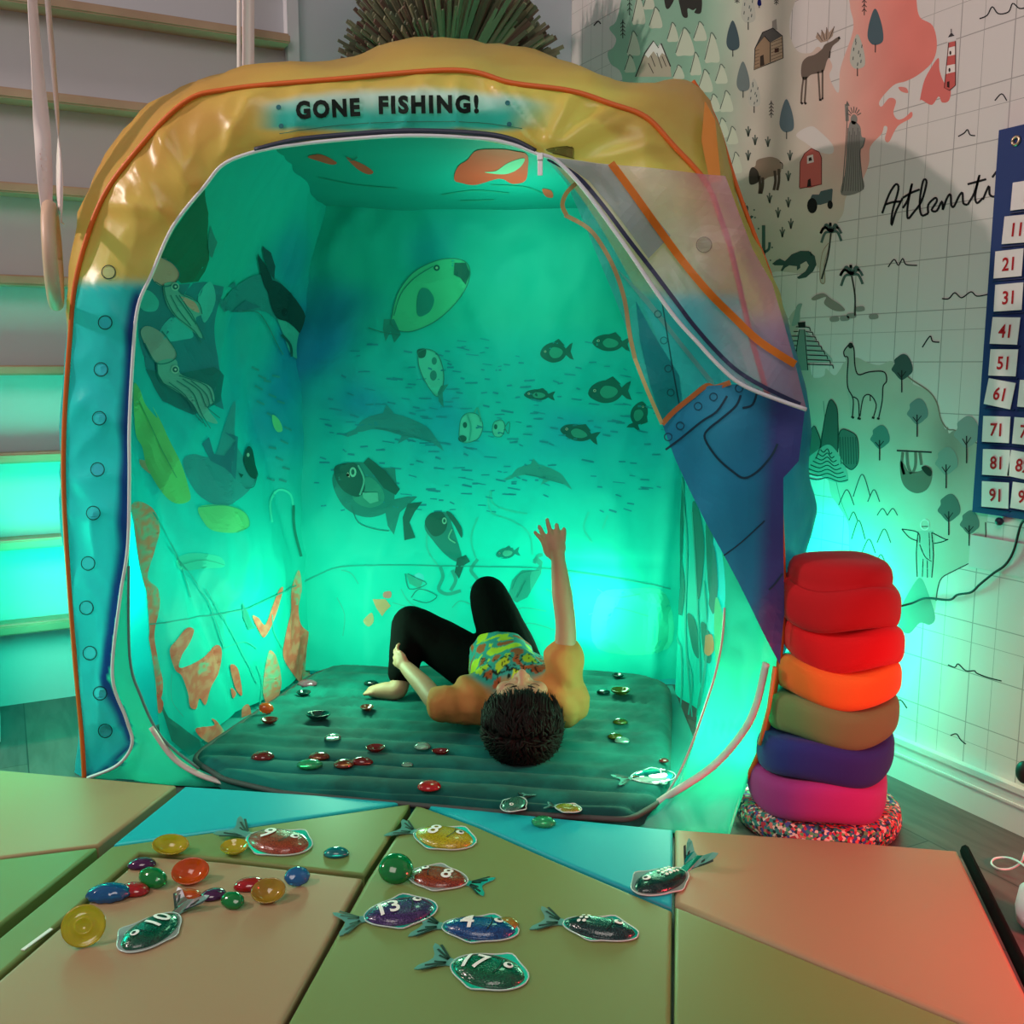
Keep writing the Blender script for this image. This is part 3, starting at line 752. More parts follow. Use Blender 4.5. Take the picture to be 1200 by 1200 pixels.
for i in range(NS):
    col_ = cr([d[i] for d in dense], 9, False); rows.append(col_)
NQ = len(rows[0])
for i in range(NS):
    for j in range(NQ):
        p = rows[i][j].copy(); t = j / (NQ - 1)
        am = min(1, 6 * t) * min(1, 6 * (1 - t))
        p += (p - Vector((.9, 1.95, .7))).normalized() * am * (.020 * ridge(p.x * 4, p.y * 4, p.z * 4) + .008 * ridge(p.x * 11, p.y * 11, p.z * 11))
        p.x = min(p.x, XR - .02); p.y = min(p.y, YB - .03); p.z = max(p.z, .004)
        vs.append(p)
        right = i > NS * .66
        ze = .98 + .03 * nz(p.x * 3, p.y * 3)
        c = mixc(mixc(BLU, DBL, .75 if right else .2), YEL, sstep(ze - .03, ze + .03, p.z))
        vc.append(c)
for i in range(NS - 1):
    for j in range(NQ - 1):
        q = (i * NQ + j, i * NQ + j + 1, (i + 1) * NQ + j + 1, (i + 1) * NQ + j); fs.append(q); cols.append([vc[x] for x in q])
shell = mesh('shell', vs, fs, nylon, tent, cols=cols)
# back sheet of the shell
bk = Panel(B0 - (B1 - B0).normalized() * .02 - FN * .018, B1 - B0, Z3)
bk.grid(0, (B1 - B0).length + .03, .004, 1.36, 20, 20, lambda a, b: mixc(BLU, YEL, sstep(.95, 1.0, b)))
bk.build('shell_back', nylon, tent)

# orange piping
orange = mat('orange piping', 0xd8641c, .5)
def frontpath(P, e=.006):
    o = []
    for u, v in P:
        h = fb.ray_cast(CAM, ray(u, v).normalized())
        o.append((h[0] if h[0] else on_plane(u, v, A0, FN)) + FN * e)
    return o
tube('piping', [p + FN * .004 for p in cr(L0[:], 8)], .0050, orange, tent)
tube('piping', [p + (CAM - p).normalized() * .005 for p in cr(L1[17:24], 6)], .0045, orange, tent)
tube('piping', [p + (CAM - p).normalized() * .010 for p in cr(L1[4:10], 6)], .0040, orange, tent)
# little folded orange lip at the right corner
vs_ = [on_plane(u, v, A0 - FN * o_, FN) for u, v, o_ in ((826, 118, .10), (838, 140, .10), (845, 212, -.002), (832, 215, -.01), (822, 165, .03))]
mesh('corner_fold', vs_, [(0, 1, 2, 3, 4)], mat('orange lining', 0xe8912c, .45), tent)
# zipper running round the opening
zipw = mat('white zipper tape', 0xdcdde4, .5)
zp = smoothpx(pts('634,183 600,170 560,163 480,160 400,165 330,173 290,182 262,195 242,219 205,266 180,322 164,360 158,420 154,500 154,560 152,640 143,700 134,790 150,840 157,870 140,895 105,910'), False, 6)
tube('zipper', frontpath(zp, .008), .0036, zipw, tent)
tube('zipper_tape', frontpath(smoothpx(pts('628,178 600,164 560,157 480,154 400,159 345,165 300,176'), False, 5), .005), .0048, mat('dark zipper coil', 0x30344a, .5), tent)
tube('hem', frontpath(smoothpx(pts('152,663 153,768 166,815 191,864 234,900'), False, 5), .004), .003, mat('grey hem', 0x5a7c7a, .6), tent)
hem_m = cloth_mat('sheer hem band', .4, .3, .25)
hb = smoothpx(pts('690,955 740,953 790,925 835,895 868,858 885,825 897,775'), False, 6)
me_ = frontpath(hb, .012)
tube('hem_band', me_, .0105, mat('pale rolled hem', 0xc9b9b6, .4), tent, flat=.5)
hb = smoothpx(pts('180,850 205,885 235,905 270,916 300,922 340,928'), False, 6)
tube('hem_band', frontpath(hb, .010), .009, mat('pale rolled hem', 0xc9b9b6, .4), tent, flat=.5)
tube('lining_edge', frontpath(smoothpx(pts('780,932 796,905 812,868 826,828 838,790 846,750 849,712'), False, 5), .002), .0038, MC['pale rolled hem'], tent, flat=.6)
# orange tape ends at the right edge
tube('piping', [on_plane(u, v, A0 + FN * .04, FN) for u, v in ((908, 782), (901, 830), (890, 872))], .008, mat('orange binding', 0xc8803c, .5), tent, flat=.5)

# --- linings with the ocean print
lin_m = cloth_mat('printed lining', .45, .6, 0, .25, 30, .2)
WAT1, WAT2, WAT3 = (.006, .50, .50), (.004, .25, .50), (.008, .70, .60)
def lit_water(a, b, seed=0.0):  # printed sea, with the blotchy glow and brighter foot painted into its colour
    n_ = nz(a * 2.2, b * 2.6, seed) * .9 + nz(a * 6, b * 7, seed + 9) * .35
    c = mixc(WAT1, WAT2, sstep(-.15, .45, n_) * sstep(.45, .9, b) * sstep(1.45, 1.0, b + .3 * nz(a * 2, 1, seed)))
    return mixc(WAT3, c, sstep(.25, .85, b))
Ub = (B1 - B0).normalized(); LB = (B1 - B0).length
def dback(a, b):
    return .018 * ridge(a * 3.4, b * 2.2, 2) + .006 * ridge(a * 9, b * 8, 12) + .010 * math.sin(a * 11 + 2 * b) * sstep(.5, 0, abs(a - LB * .15)) * .8 + .006 * nz(a * 14, b * 10, 6) + .02 * sstep(.30, .0, b) - .004 * math.exp(-((b - .36) / .012) ** 2) + .012 * math.exp(-((a - LB + .06 - .08 * b) / .02) ** 2)
BP = Panel(B0, Ub, Z3, dback)
BP.grid(-.03, LB + .02, .03, 1.345, 90, 100, lambda a, b: lit_water(a, b, 1))
D1, D2 = (.01, .17, .15), (.015, .30, .28)
def bs(P, w=1.2, col=(.02, .26, .24), lvl=4, **k): BP.stroke(P, w, col, lvl, **k)
# big bird-beaked fish
BP.poly('458,378 466,345 484,320 510,306 532,303 547,308 551,322 544,342 528,362 508,378 484,388 466,387', (.06, .62, .40), 1)
bs('458,378 466,345 484,320 510,306 532,303 547,308 551,322 544,342 528,362 508,378 484,388 466,387 458,378', 1.2)
BP.poly('533,308 546,308 551,320 546,334 540,326 532,322', (.01, .16, .15), 3, smooth=False)
BP.poly('489,350 494,338 503,340 509,352 503,366 490,370', D2, 3); BP.ell(512, 314, 3.6, 3.6, D1, 3); BP.ell(512, 314, 1.6, 1.6, (.3, .7, .5), 4, n=8)
BP.poly('450,374 462,374 470,392 462,402 458,388 452,400 449,386', D2, 2, smooth=False); bs('432,384 452,390 470,392', 1)
bs('462,370 470,345 486,326 508,312', .9)
# banded fish
BP.poly('490,413 500,409 512,414 519,430 520,448 514,464 507,460 497,444 491,428', (.07, .66, .55), 1); bs('490,413 500,409 512,414 519,430 520,448 514,464 507,460 497,444 491,428 490,413', 1)
BP.poly('489,410 499,409 498,418 491,419', D1, 2); BP.ell(509, 423, 3, 4.5, D2, 2); BP.ell(508, 440, 4, 6, D2, 2)
BP.poly('513,460 517,452 526,450 519,460 520,478 514,470', D2, 2, smooth=False)
# small dark fish
for a_ in [(652, 413, 38, 24, -4), (632, 463, 36, 13, 3), (714, 459, 50, 27, -3), (679, 508, 46, 19, 14), (748, 487, 34, 20, 110), (716, 402, 44, 20, 4)]:
    BP.fish(*a_[:5], dark=D1, light=(.03, .42, .34))
BP.fish(433, 578, 96, 62, 32, dark=D2, light=(.03, .40, .33)); BP.poly('392,548 402,543 416,543 424,553 428,572 420,582 404,576 394,562', D1, 3)
bs('420,545 427,562 422,580', 2.0, (.1, .6, .5), 5); BP.ell(414, 553, 4, 6, (.2, .75, .6), 5, n=12); BP.ell(414, 553, 2, 3.4, D1, 6, n=10)
BP.poly('426,542 432,536 452,552 469,573 464,580 450,572 438,556', D1, 3, smooth=False); BP.poly('472,606 478,590 495,588 486,600 480,612 487,630 474,633', D1, 3, smooth=False)
BP.poly('425,577 443,577 444,587 434,590 426,583', (.1, .6, .5), 5, smooth=False); bs('412,592 420,612 440,620 456,622', 1)
BP.poly('498,613 504,602 516,600 526,602 530,616 537,636 541,654 534,658 520,648 508,634 499,622', D2, 2); BP.poly('498,613 504,602 518,600 524,612 520,624 508,628', D1, 3)
BP.poly('523,600 530,602 541,618 541,630 533,616', D1, 4); BP.ell(521, 610, 2.8, 4, (.2, .7, .55), 5); BP.ell(521, 610, 1.4, 2.2, D1, 6); bs('530,620 526,630 534,636', 1.5, (.15, .65, .5), 5)
BP.poly('536,654 546,650 551,658 544,662 538,678 533,670', D1, 3, smooth=False)
BP.fish(595, 648, 28, 13, -8, dark=D2, light=(.08, .66, .55))
# butterfly fish
BP.poly('538,510 540,492 548,484 560,486 566,498 562,512 552,518 542,518', (.09, .70, .58), 1); bs('538,510 540,492 548,484 560,486 566,498 562,512 552,518 542,518 538,510', .9); BP.ell(542, 514, 5, 4, D1, 3); BP.ell(545, 498, 2.5, 3.5, D1, 3); bs('556,484 560,478 564,494', 2, (.03, .42, .36)); bs('548,486 552,500 550,516', 2, (.04, .45, .4))
BP.poly('577,504 579,495 588,492 592,500 588,511 580,511', (.09, .70, .58), 1); BP.ell(581, 500, 2, 3, D1, 3); bs('577,504 579,495 588,492 592,500 588,511 580,511 577,504', .9); bs('592,500 597,494 596,508 592,502', 1)
# dolphins
def dolphin(dx, dy, s_, c_):
    q = lambda P: [(dx + (x - 465) * s_, dy + (y - 502) * s_) for x, y in pts(P)]
    BP.poly(q('416,505 424,493 440,486 458,484 480,490 500,500 510,512 520,528 508,520 494,514 476,512 456,506 438,503 424,506'), c_, 1)
    BP.poly(q('448,486 453,474 462,484'), c_, 1, smooth=False); BP.poly(q('401,510 416,503 420,508 408,512'), c_, 1, smooth=False)
    BP.poly(q('472,508 466,520 482,512'), c_, 1, smooth=False); bs(q('440,502 460,505 480,511 505,518'), .9, (.02, .3, .3))
dolphin(465, 502, 1.0, (.02, .34, .36)); dolphin(633, 556, .68, (.03, .42, .40))
# faint big shapes
for q in ('505,600 500,640 515,665', '572,580 576,600 600,610 620,625 624,650', '560,606 552,630 558,655', '690,600 684,618 694,636', '712,604 706,620', '575,575 578,590 596,598 618,602'): bs(q, 2.2, (.03, .62, .55), 1)
# sunken castle, weeds and corals below the seam
BP.poly('596,700 600,680 612,668 628,668 632,662 624,656 630,652 636,658 634,672 618,700 606,706', (.03, .42, .38), 2, smooth=False)
bs('600,690 610,672 632,668', 1, (.02, .3, .28)); bs('606,700 616,680', 1, (.02, .3, .28))
for q in ('516,664 519,676 514,690 524,696 540,692', '560,655 552,668 560,680 552,690', '528,692 534,680 530,668', '626,660 630,652 636,650'): bs(q, 4, (.03, .44, .40), 2)
BP.poly('476,672 488,678 496,680 492,690 480,684', (.04, .5, .42), 2, smooth=False); bs('475,672 480,690 500,684 486,676 478,672', 1.0); bs('482,700 492,690 512,698 500,706 484,702', 1.0)
BP.poly('437,702 452,702 458,710 452,716 448,722 441,712', (.75, .45, .26), 3, smooth=False); BP.poly('430,722 436,718 438,728 432,734 426,728', (.70, .5, .30), 3); BP.poly('450,694 458,693 458,700 450,700', (.75, .3, .28), 3)
for q in ('460,706 480,712 500,722', '470,690 480,706 500,716', '640,690 655,700 660,720', '650,668 668,676 672,700', '600,720 612,712 640,716', '560,712 540,704 530,712', '700,690 720,700 750,696', '690,720 720,712 760,722', '600,740 620,730 650,738', '400,668 412,672 420,684', '395,700 404,720 402,745'): bs(q, 1.2, (.04, .55, .48), 2)
BP.stroke('352,684 372,674 400,664 460,662 520,663 580,664 640,666 700,674 760,684 786,690', 1.6, (.02, .42, .38), 3)
rq = random.Random(3)
for k in range(260):
    x_ = rq.gauss(540, 90) if k % 2 else rq.uniform(365, 780); y_ = rq.uniform(395, 600)
    if not (365 < x_ < 775): continue
    l_ = rq.uniform(4, 15); BP.stroke([(x_, y_), (x_ + l_, y_ + rq.uniform(-1, 3))], rq.uniform(1, 2.4), (.01, .33, .42), 1, smooth=False)
BP.poly('700,700 735,690 780,696 783,760 700,760', lambda a, b: (.04, .80, .62), 1)
BP.build('back_lining', lin_m, tent)

# left lining
SL0, SL1 = CW(-.885, 2.07), B0 + FN * .0
Ul = (SL1 - SL0).normalized(); LL = (SL1 - SL0).length
def dleft(a, b):
    fa = 1 - a / LL
    return .40 * max(0, (b - .86) / .50) ** 1.8 * (.25 + .75 * min(1, fa)) + .10 * fa * (1 - min(1, b / 1.25)) ** 1.6 + .034 * (abs(math.sin(7.0 * a + 2.6 * b + .5)) ** .7 - .5) * sstep(1.35, .6, b) * sstep(0, .12, LL - a) + .014 * ridge(a * 5, b * 3, 3) + .007 * ridge(a * 12, b * 8, 8) - .004 * math.exp(-((b - .30) / .012) ** 2)
LP = Panel(SL0, Ul, Z3, dleft)
LP.grid(.055, LL + .03, .03, 1.36, 70, 90, lambda a, b: lit_water(a, b, 14))
CA = (.055, LL)
def lp(P, col, lvl=1, **k): LP.poly(P, col, lvl, clampa=CA, **k)
def ls(P, w=1.2, col=(.02, .24, .24), lvl=5, **k): LP.stroke(P, w, col, lvl, clampa=CA, **k)
lp('188,300 205,268 240,222 244,250 245,290 240,318 232,330 212,332 200,318', (.01, .20, .13), 1, smooth=False)
lp('163,330 180,325 195,335 240,330 262,336 262,480 240,470 215,478 190,450 170,430 163,400', (.02, .27, .34), 1, smooth=False)
lp('170,432 200,440 250,430 262,440 258,470 226,486 190,470', (.01, .22, .24), 2, smooth=False); lp('160,352 172,340 185,352 182,364 168,364', (.05, .62, .60), 2); lp('185,392 200,372 218,378 226,394 214,398 196,400', (.05, .60, .62), 2); lp('232,345 246,330 252,352 240,378 234,365', (.06, .62, .60), 2)
SQ = (.70, .42, .36)
lp('176,316 188,302 201,309 209,321 204,331 192,336 180,330', SQ, 3); ls('188,302 201,309 209,321 204,331 192,336 180,330', 1.2)
SQ2 = (.14, .55, .50)
lp('190,334 205,331 208,342 222,348 233,356 235,368 228,374 236,396 224,388 205,372 194,356', SQ2, 4); ls('190,334 193,350 204,370 226,388 234,402', 1.1, lvl=6); ls('208,346 225,372 238,398', 1.1, lvl=6); ls('206,332 210,344 230,354 235,368', 1.1, lvl=6); ls('204,346 214,360 228,380', 1.1, lvl=6); ls('198,346 208,364 222,382', 1, lvl=6); lp('210,348 226,354 232,366 222,362', SQ, 5)
lp('164,388 172,382 188,390 204,410 204,420 192,426 180,424 168,402', (.30, .48, .46), 3); ls('188,388 204,410 204,420 192,426 180,424 168,402', 1.2)
lp('182,426 204,421 210,438 230,446 246,454 250,470 242,478 254,496 236,490 222,470 204,458 190,448', SQ2, 4); ls('182,426 186,446 206,458 222,474 240,500', 1.1, lvl=6); ls('208,440 240,452 248,470 252,476', 1.1, lvl=6)
for q in ('205,446 224,460 234,484 245,502', '212,444 232,458 240,476 256,490', '222,446 240,462 244,478', '196,448 216,464 226,484 236,496'): ls(q, 1, lvl=6)
for x, y in ((203, 336), (203, 433)):
    for r_, c_ in ((4.8, (.3, .7, .62)), (3.4, (.02, .2, .2)), (1.3, (.5, .8, .75))): LP.ell(x, y, r_, r_, c_, 7 + (4.8 - r_) * .4)
# orca
lp('258,360 266,345 280,332 300,322 318,324 338,342 354,364 366,390 371,415 354,421 342,418 336,402 328,384 320,372 304,364 282,366 266,364', (.02, .30, .34), 4)
lp('322,366 334,370 348,384 360,402 364,416 350,420 340,416 332,396', (.05, .50, .48), 5)
lp('300,297 308,308 316,324 321,342 314,348 306,330', (.005, .07, .08), 6, smooth=False); lp('306,288 316,296 321,312 320,328 314,320 308,304', (.01, .10, .12), 5, smooth=False)
lp('312,330 326,332 344,350 360,376 368,400 370,415 362,414 350,392 336,378 322,372 314,352', (.005, .07, .08), 7)
LP.ell(331, 366, 3.5, 5, (.003, .04, .05), 8); lp('262,366 254,350 262,352 270,362', (.02, .26, .3), 4, smooth=False); lp('266,336 274,330 276,340', (.02, .26, .3), 4, smooth=False)
lp('270,366 286,352 304,360 284,364', (.02, .22, .28), 6, smooth=False); ls('282,365 300,366 312,382 322,402 330,416', 1.2, lvl=7); ls('340,418 338,404 328,392', 3, (.01, .12, .13), 7)
lp('246,264 250,276 254,284 248,302 245,300', (.03, .3, .3), 3, smooth=False)
# second orca, low
lp('214,540 226,532 250,534 262,500 275,470 276,520 300,560 268,592 240,586 222,566', (.03, .38, .42), 2); lp('236,520 244,512 250,532 262,534 275,516 262,506 278,512 275,562 262,548 246,540', (.02, .26, .34), 3, smooth=False)
lp('284,540 288,524 294,526 298,545 301,556 297,561 290,556', (.005, .12, .11), 5); LP.ell(289, 533, 1.6, 2.4, (.3, .7, .6), 6); lp('278,554 284,556 281,560', (.005, .12, .11), 5, smooth=False); ls('300,556 296,570 286,572', 1.0)
# striped green fish and pale shapes
lp('156,452 163,456 170,474 184,490 178,476 188,494 198,516 212,544 220,570 222,586 206,590 190,578 172,548 166,524 158,506', (.16, .72, .26), 2); lp('160,538 172,540 176,556 166,548', (.5, .5, .3), 2, smooth=False); ls('162,470 176,500 190,530 206,560', 1, (.08, .5, .25), 4)
lp('232,594 262,592 285,600 291,616 276,624 250,622 238,612', (.14, .74, .34), 3); ls('232,594 262,592 285,600 291,616 276,624', 1, (.04, .5, .36), 5)
ls('318,612 316,588 326,574 340,580 343,600', 2.4, (.05, .80, .68), 3); ls('343,592 344,620 352,652', 3.2, (.01, .26, .22), 4); lp('206,655 224,648 256,652 262,664 240,666 212,668', (.05, .80, .66), 3); ls('210,662 236,656 262,662', 1, (.04, .6, .5), 5)
for (x, y) in [(298, 430), (306, 440), (302, 452), (312, 446), (318, 462), (304, 470), (322, 440), (328, 470), (316, 484), (324, 500), (332, 516), (318, 524), (326, 536), (334, 548), (316, 560), (330, 562), (336, 500)]:
    ls([(x - 4, y), (x + 5, y + rq.uniform(1, 5))], 2.4, (.02, .34, .36), 3, smooth=False)
lp('318,486 326,492 330,504 324,506 319,498', (.12, .72, .35), 4)
# corals
def coralc(a, b):
    n_ = nz(a * 45, b * 45, 2); return mixc((.92, .20, .13), (.92, .34, .22), sstep(-.1, .3, n_)) if nz(a * 6, b * 6, 5) < .18 else mixc((.30, .60, .42), (.90, .32, .20), sstep(-.2, .25, nz(a * 80, b * 80, 7)))
for q in ('153,592 176,594 186,618 180,646 172,676 184,690 186,712 180,742 184,772 190,800 186,820 172,804 160,776 154,720 153,650',
          '198,762 206,750 218,736 226,738 222,752 212,768 209,782 222,779 238,770 252,756 259,762 256,786 246,806 240,826 233,818 229,830 222,828 219,812 212,792 204,784',
          '308,796 312,772 316,762 324,772 329,800 322,826 315,832 308,815', '341,690 349,668 353,688 349,712 352,732 362,742 366,756 362,774 366,795 354,802 340,786 331,768 334,744 340,716',
          '228,854 250,850 247,842 254,846 263,862 243,870', '269,780 278,784 283,814 275,806', '283,830 291,826 294,845 287,854 283,845', '295,722 302,724 310,732 318,712 326,692 331,690 322,722 310,746 303,740', '164,800 176,806 190,822 186,836 172,822', '270,806 276,812 272,818'):
    lp(q, coralc, 3)
lp('283,706 290,718 298,736 290,738 284,724', (.02, .40, .34), 3, smooth=False)
lp('166,816 196,840 232,866 262,900 240,900 200,868', (.02, .30, .27), 3, smooth=False)  # dark triangle low at the front: shading painted on the lining
ls('152,735 200,728 280,715 300,708 346,686', 1.4, (.02, .42, .38), 5); ls('196,640 240,700 262,760', 1.4, (.03, .55, .5), 4); ls('240,690 270,740 300,800', 1.2, (.03, .55, .5), 4); ls('178,600 206,650 222,700', 1.6, (.03, .5, .46), 4)
for q in ('330,760 320,740 318,720', '260,760 285,752 300,760', '300,780 306,800 303,830', '200,790 200,820 214,840'): ls(q, 1, (.04, .58, .5), 4)
LP.build('left_lining', lin_m, tent)

# right lining
SR0, SR1 = CW(.515, 1.90), B1.copy()
Ur = (SR1 - SR0).normalized(); LR = (SR1 - SR0).length
def dright(a, b): return .44 * max(0, (b - .86) / .50) ** 1.8 * (.15 + .8 * (1 - a / LR)) + .014 * math.sin(22 * a + 1.5 * b) + .008 * nz(a * 9, b * 4, 3) + .05 * (1 - min(1, b / .9)) ** 2 * (1 - a / LR)
RP = Panel(SR0, Ur, Z3, dright)
RP.grid(.03, LR + .03, .03, 1.34, 70, 70, lambda a, b: mixc(lit_water(a, b, 24), (.03, .40, .38), .35 * sstep(.3, .7, b)))
def rp_(P, col, lvl=1, **k): RP.poly(P, col, lvl, clampa=(0, LR), **k)
for q in ('796,560 802,566 804,600 800,640 803,690 798,720 794,640', '812,590 820,600 826,640 822,690 818,700 814,650', '828,610 838,640 842,690 836,720 830,680', '806,720 816,730 820,770 812,760', '822,730 832,740 834,775 826,770'): rp_(q, (.01, .24, .22), 2)
rp_('840,700 848,720 850,760 842,790 838,740', (.10, .62, .34), 3); rp_('828,748 836,744 838,762 830,768', (.7, .3, .15), 4)
for q in ('800,560 806,640 804,740 812,840', '812,600 818,700 822,800', '826,680 830,760 820,840', '792,700 800,780 796,880', '806,770 812,800 806,850'): RP.stroke(q, 1.6, (.03, .46, .42), 3, clampa=(0, LR))
RP.build('right_lining', lin_m, tent)

# ceiling lining
c0 = B0 + Z3 * 1.330; c1 = B1 + Z3 * 1.318
fr0 = on_plane(300, 175, A0 - FN * .03, FN); fr0.z = 1.37
Uc = (c1 - c0).normalized(); Vc = (FN * .80 + Z3 * .062).normalized()
def dceil(a, b): return .014 * math.sin(math.pi * min(1, max(0, a / LB))) * (1 - b / .8) + .006 * nz(a * 5, b * 8, 4)
CP = Panel(c0, Uc, Vc, dceil)
CP.grid(.0, LB + .03, 0, .70, 60, 40, lambda a, b: (.006, .36, .36))
CP.poly('538,206 546,190 558,182 572,170 600,168 616,170 630,174 628,190 622,206 606,210 592,204 562,212 546,210', (.85, .08, .05), 2, maxl=.012)
CP.poly('576,196 590,194 606,184 626,178 618,190 600,198', (.25, .55, .42), 3, maxl=.012)
for q in ('372,181 388,178 404,187 398,190 384,186', '416,180 424,184 436,190 445,198 438,201 426,194', '640,216 650,218 650,226 642,225'): CP.poly(q, (.80, .11, .07), 2, maxl=.012)
CP.stroke('416,179 422,184 430,180', 1.2, (.02, .2, .18), 3)
for q in ('520,225 560,219 600,222', '540,232 580,230', '580,212 620,214 640,222', '380,206 420,214 470,218'): CP.stroke(q, 1.4, (.02, .32, .28), 2)
CP.build('ceiling_lining', lin_m, tent)
# tent floor sheet
P4 = [F.px(0, 0)]
fl = [A0 + Z3 * .006, A1 + Z3 * .006, B1 + Z3 * .006, B0 + Z3 * .006]
mesh('floor_sheet', fl + [p + Z3 * .003 for p in fl], [(0, 1, 2, 3), (4, 5, 6, 7), (0, 1, 5, 4), (1, 2, 6, 5), (2, 3, 7, 6), (3, 0, 4, 7)], mat('teal groundsheet', 0x2a8a84, .6), tent, smooth=False)

# --- door flap pulled aside
FO = A0 + FN * .066
def dflap(a, b): return .010 * nz(a * 6, b * 5, 2) + .006 * math.sin(a * 30 - b * 18) * sstep(.35, .7, b) + .004 * nz(a * 22, b * 18, 7)
flap = empty('door_flap', tent.location); flap.parent = tent; flap.location = (0, 0, 0)
S1 = Panel(FO + FN * .012, A1 - A0, Z3, dflap)
def sheer1(a, b):
    c = mixc(lin(0xd8d0da), lin(0x7aa8cc), sstep(1.10, .98, b)); return mixc(c, lin(0xc58aa6), sstep(1.30, 1.38, a + (b - .9) * .25))
S1.tri_px([(638, 183), (720, 193), (784, 199), (850, 206), (866, 250), (882, 292), (905, 332), (926, 405), (945, 479), (905, 465), (868, 449), (842, 424), (818, 398), (796, 374), (776, 348), (758, 322), (738, 292), (714, 258), (692, 228), (668, 203)], sheer1, 0)
sheer_m = cloth_mat('sheer printed voile', .25, .3, .42, .5, 50, .3, tint=.95)
S1b = Panel(FO + FN * .018, A1 - A0, Z3, dflap)
S1b.poly('640,184 720,194 748,232 786,276 760,303 738,272 714,240 690,212 664,194', 0x93a3b4, 0, smooth=False)
S1b.build('sheer_window', cloth_mat('grey sheer window', .2, .3, .35, .5, 40, .2, tint=.9), flap)
S1c = Panel(FO + FN * .022, A1 - A0, Z3, dflap)
S1c.stroke('716,191 742,226 772,268 800,306 830,342 858,370 890,400 932,427', 9, 0xd8761c, 0)
S1c.build('orange_tape', cloth_mat('orange tape', .3, .4), flap)
S1d = Panel(FO + FN * .020, A1 - A0, Z3, dflap)
S1d.stroke('642,186 676,206 706,240 736,280 764,316 788,348 812,380 840,412 866,436 900,456 938,474', 5, 0x2d3052, 0)
S1.ring(825, 287, 9, 1.2, 0x44484c, 3); S1.ell(825, 287, 8, 8, 0x9a968e, 2)
S1.build('sheer_outer', sheer_m, flap)
S1d.build('dark_tape', cloth_mat('dark woven tape', .05, .5), flap)
zp2 = smoothpx(pts('634,181 650,187 668,203 690,229 714,262 738,296 758,326 776,352 796,378 818,402 842,428 868,450 905,466 945,480'), False, 5)
tube('zipper', [on_plane(u, v, FO + FN * .03, FN) for u, v in zp2], .0036, zipw, flap)
S2 = Panel(FO - FN * .012, A1 - A0, Z3, dflap)
def sheer2(a, b): return mixc(lin(0xb4e0dc), lin(0x3aa8b4), sstep(.95, 1.15, a + .2 * nz(a * 3, b * 3)))
S2.tri_px([(638, 184), (668, 203), (692, 229), (714, 258), (738, 292), (758, 322), (776, 348), (796, 374), (818, 398), (842, 424), (868, 449), (845, 449), (832, 452), (800, 478), (777, 498), (756, 450), (740, 400), (720, 348), (700, 300), (682, 256), (664, 215)], sheer2, 0)
S2.build('sheer_inner', cloth_mat('sheer teal voile', .35, .35, .35, .4, 50, .3), flap)
S3 = Panel(FO - FN * .006, A1 - A0, Z3, dflap)
S3.poly('720,312 760,350 800,402 836,446 838,452 832,450 800,410 770,372', 0x6fb0b0, 0, smooth=False)
S3.poly('745,352 765,390 796,440 800,474 782,488 776,494 762,452 750,400', 0x148898, 0, smooth=False)
S3.stroke('774,342 780,380 788,430 796,474', 1.6, 0x15505a, 1)
for x, y in ((771, 368), (778, 399), (783, 432), (786, 460)): S3.ring(x, y, 4, 1.1, 0x17606a, 1)
S3.build('printed_overlap', cloth_mat('printed overlap', .45, .4, .1), flap)
S4 = Panel(FO - FN * .002, A1 - A0, Z3, dflap)
S4.stroke('676,214 664,226 659,240 664,252', 5, 0xb88a5c, 0); S4.stroke('662,252 690,268 708,292 722,320 732,352 738,392 744,420', 5, 0xb8926a, 0); S4.stroke('744,420 758,456 776,497', 4.5, 0xd0a878, 0); S4.stroke('776,497 790,482 812,464 828,452 838,454 856,448', 6, 0xc8733c, 0)
S4.build('orange_tape', cloth_mat('faded orange tape', .3, .4), flap)
def dfl3(a, b): return .014 * nz(a * 5, b * 4, 12) + .010 * math.sin(a * 16 + b * 14) * sstep(.2, .5, b) + .010 * nz(a * 13, b * 9, 17)
S5 = Panel(A0 + FN * .052, A1 - A0, Z3, dfl3)
def fcol(a, b):
    u_ = a
    c = lin(0x1d7fae); c = mixc(c, lin(0x3aa0c8), .7 * math.exp(-(((a - 1.34) / .05) ** 2 + ((b - .82) / .10) ** 2)))
    return mixc(c, lin(0x3a3f86), sstep(1.40, 1.44, a - .0 * b))  # purple towards the right: reddish side light put into the cloth colour
S5.tri_px([(776, 497), (790, 482), (812, 464), (830, 452), (868, 450), (905, 465), (943, 482), (936, 540), (918, 560), (918, 640), (919, 720), (914, 779), (896, 745), (880, 712), (864, 680), (848, 650), (828, 614), (808, 574), (792, 540)], fcol, 0)
for q in ('780,527 800,512 822,494 840,482 852,464', '868,463 862,476 846,490 830,503 826,514 840,536 858,552 872,560 888,552 904,534 911,520', '888,456 882,474 870,478', '848,651 868,636 896,610'):
    S5.stroke(q, 2.6 if q[0] != '8' or '651' not in q else 1.6, (.01, .05, .09), 2)
S5.stroke('901,691 908,684 917,672', 2, (.01, .05, .09), 2)
for x, y in ((783, 512), (797, 499), (818, 476), (836, 465), (866, 455)): S5.ring(x, y, 4.4, 1.3, (.01, .08, .14), 2)
S5.build('blue_cloth', cloth_mat('printed blue door cloth', .22, .42, 0, .5, 40, .3), flap)
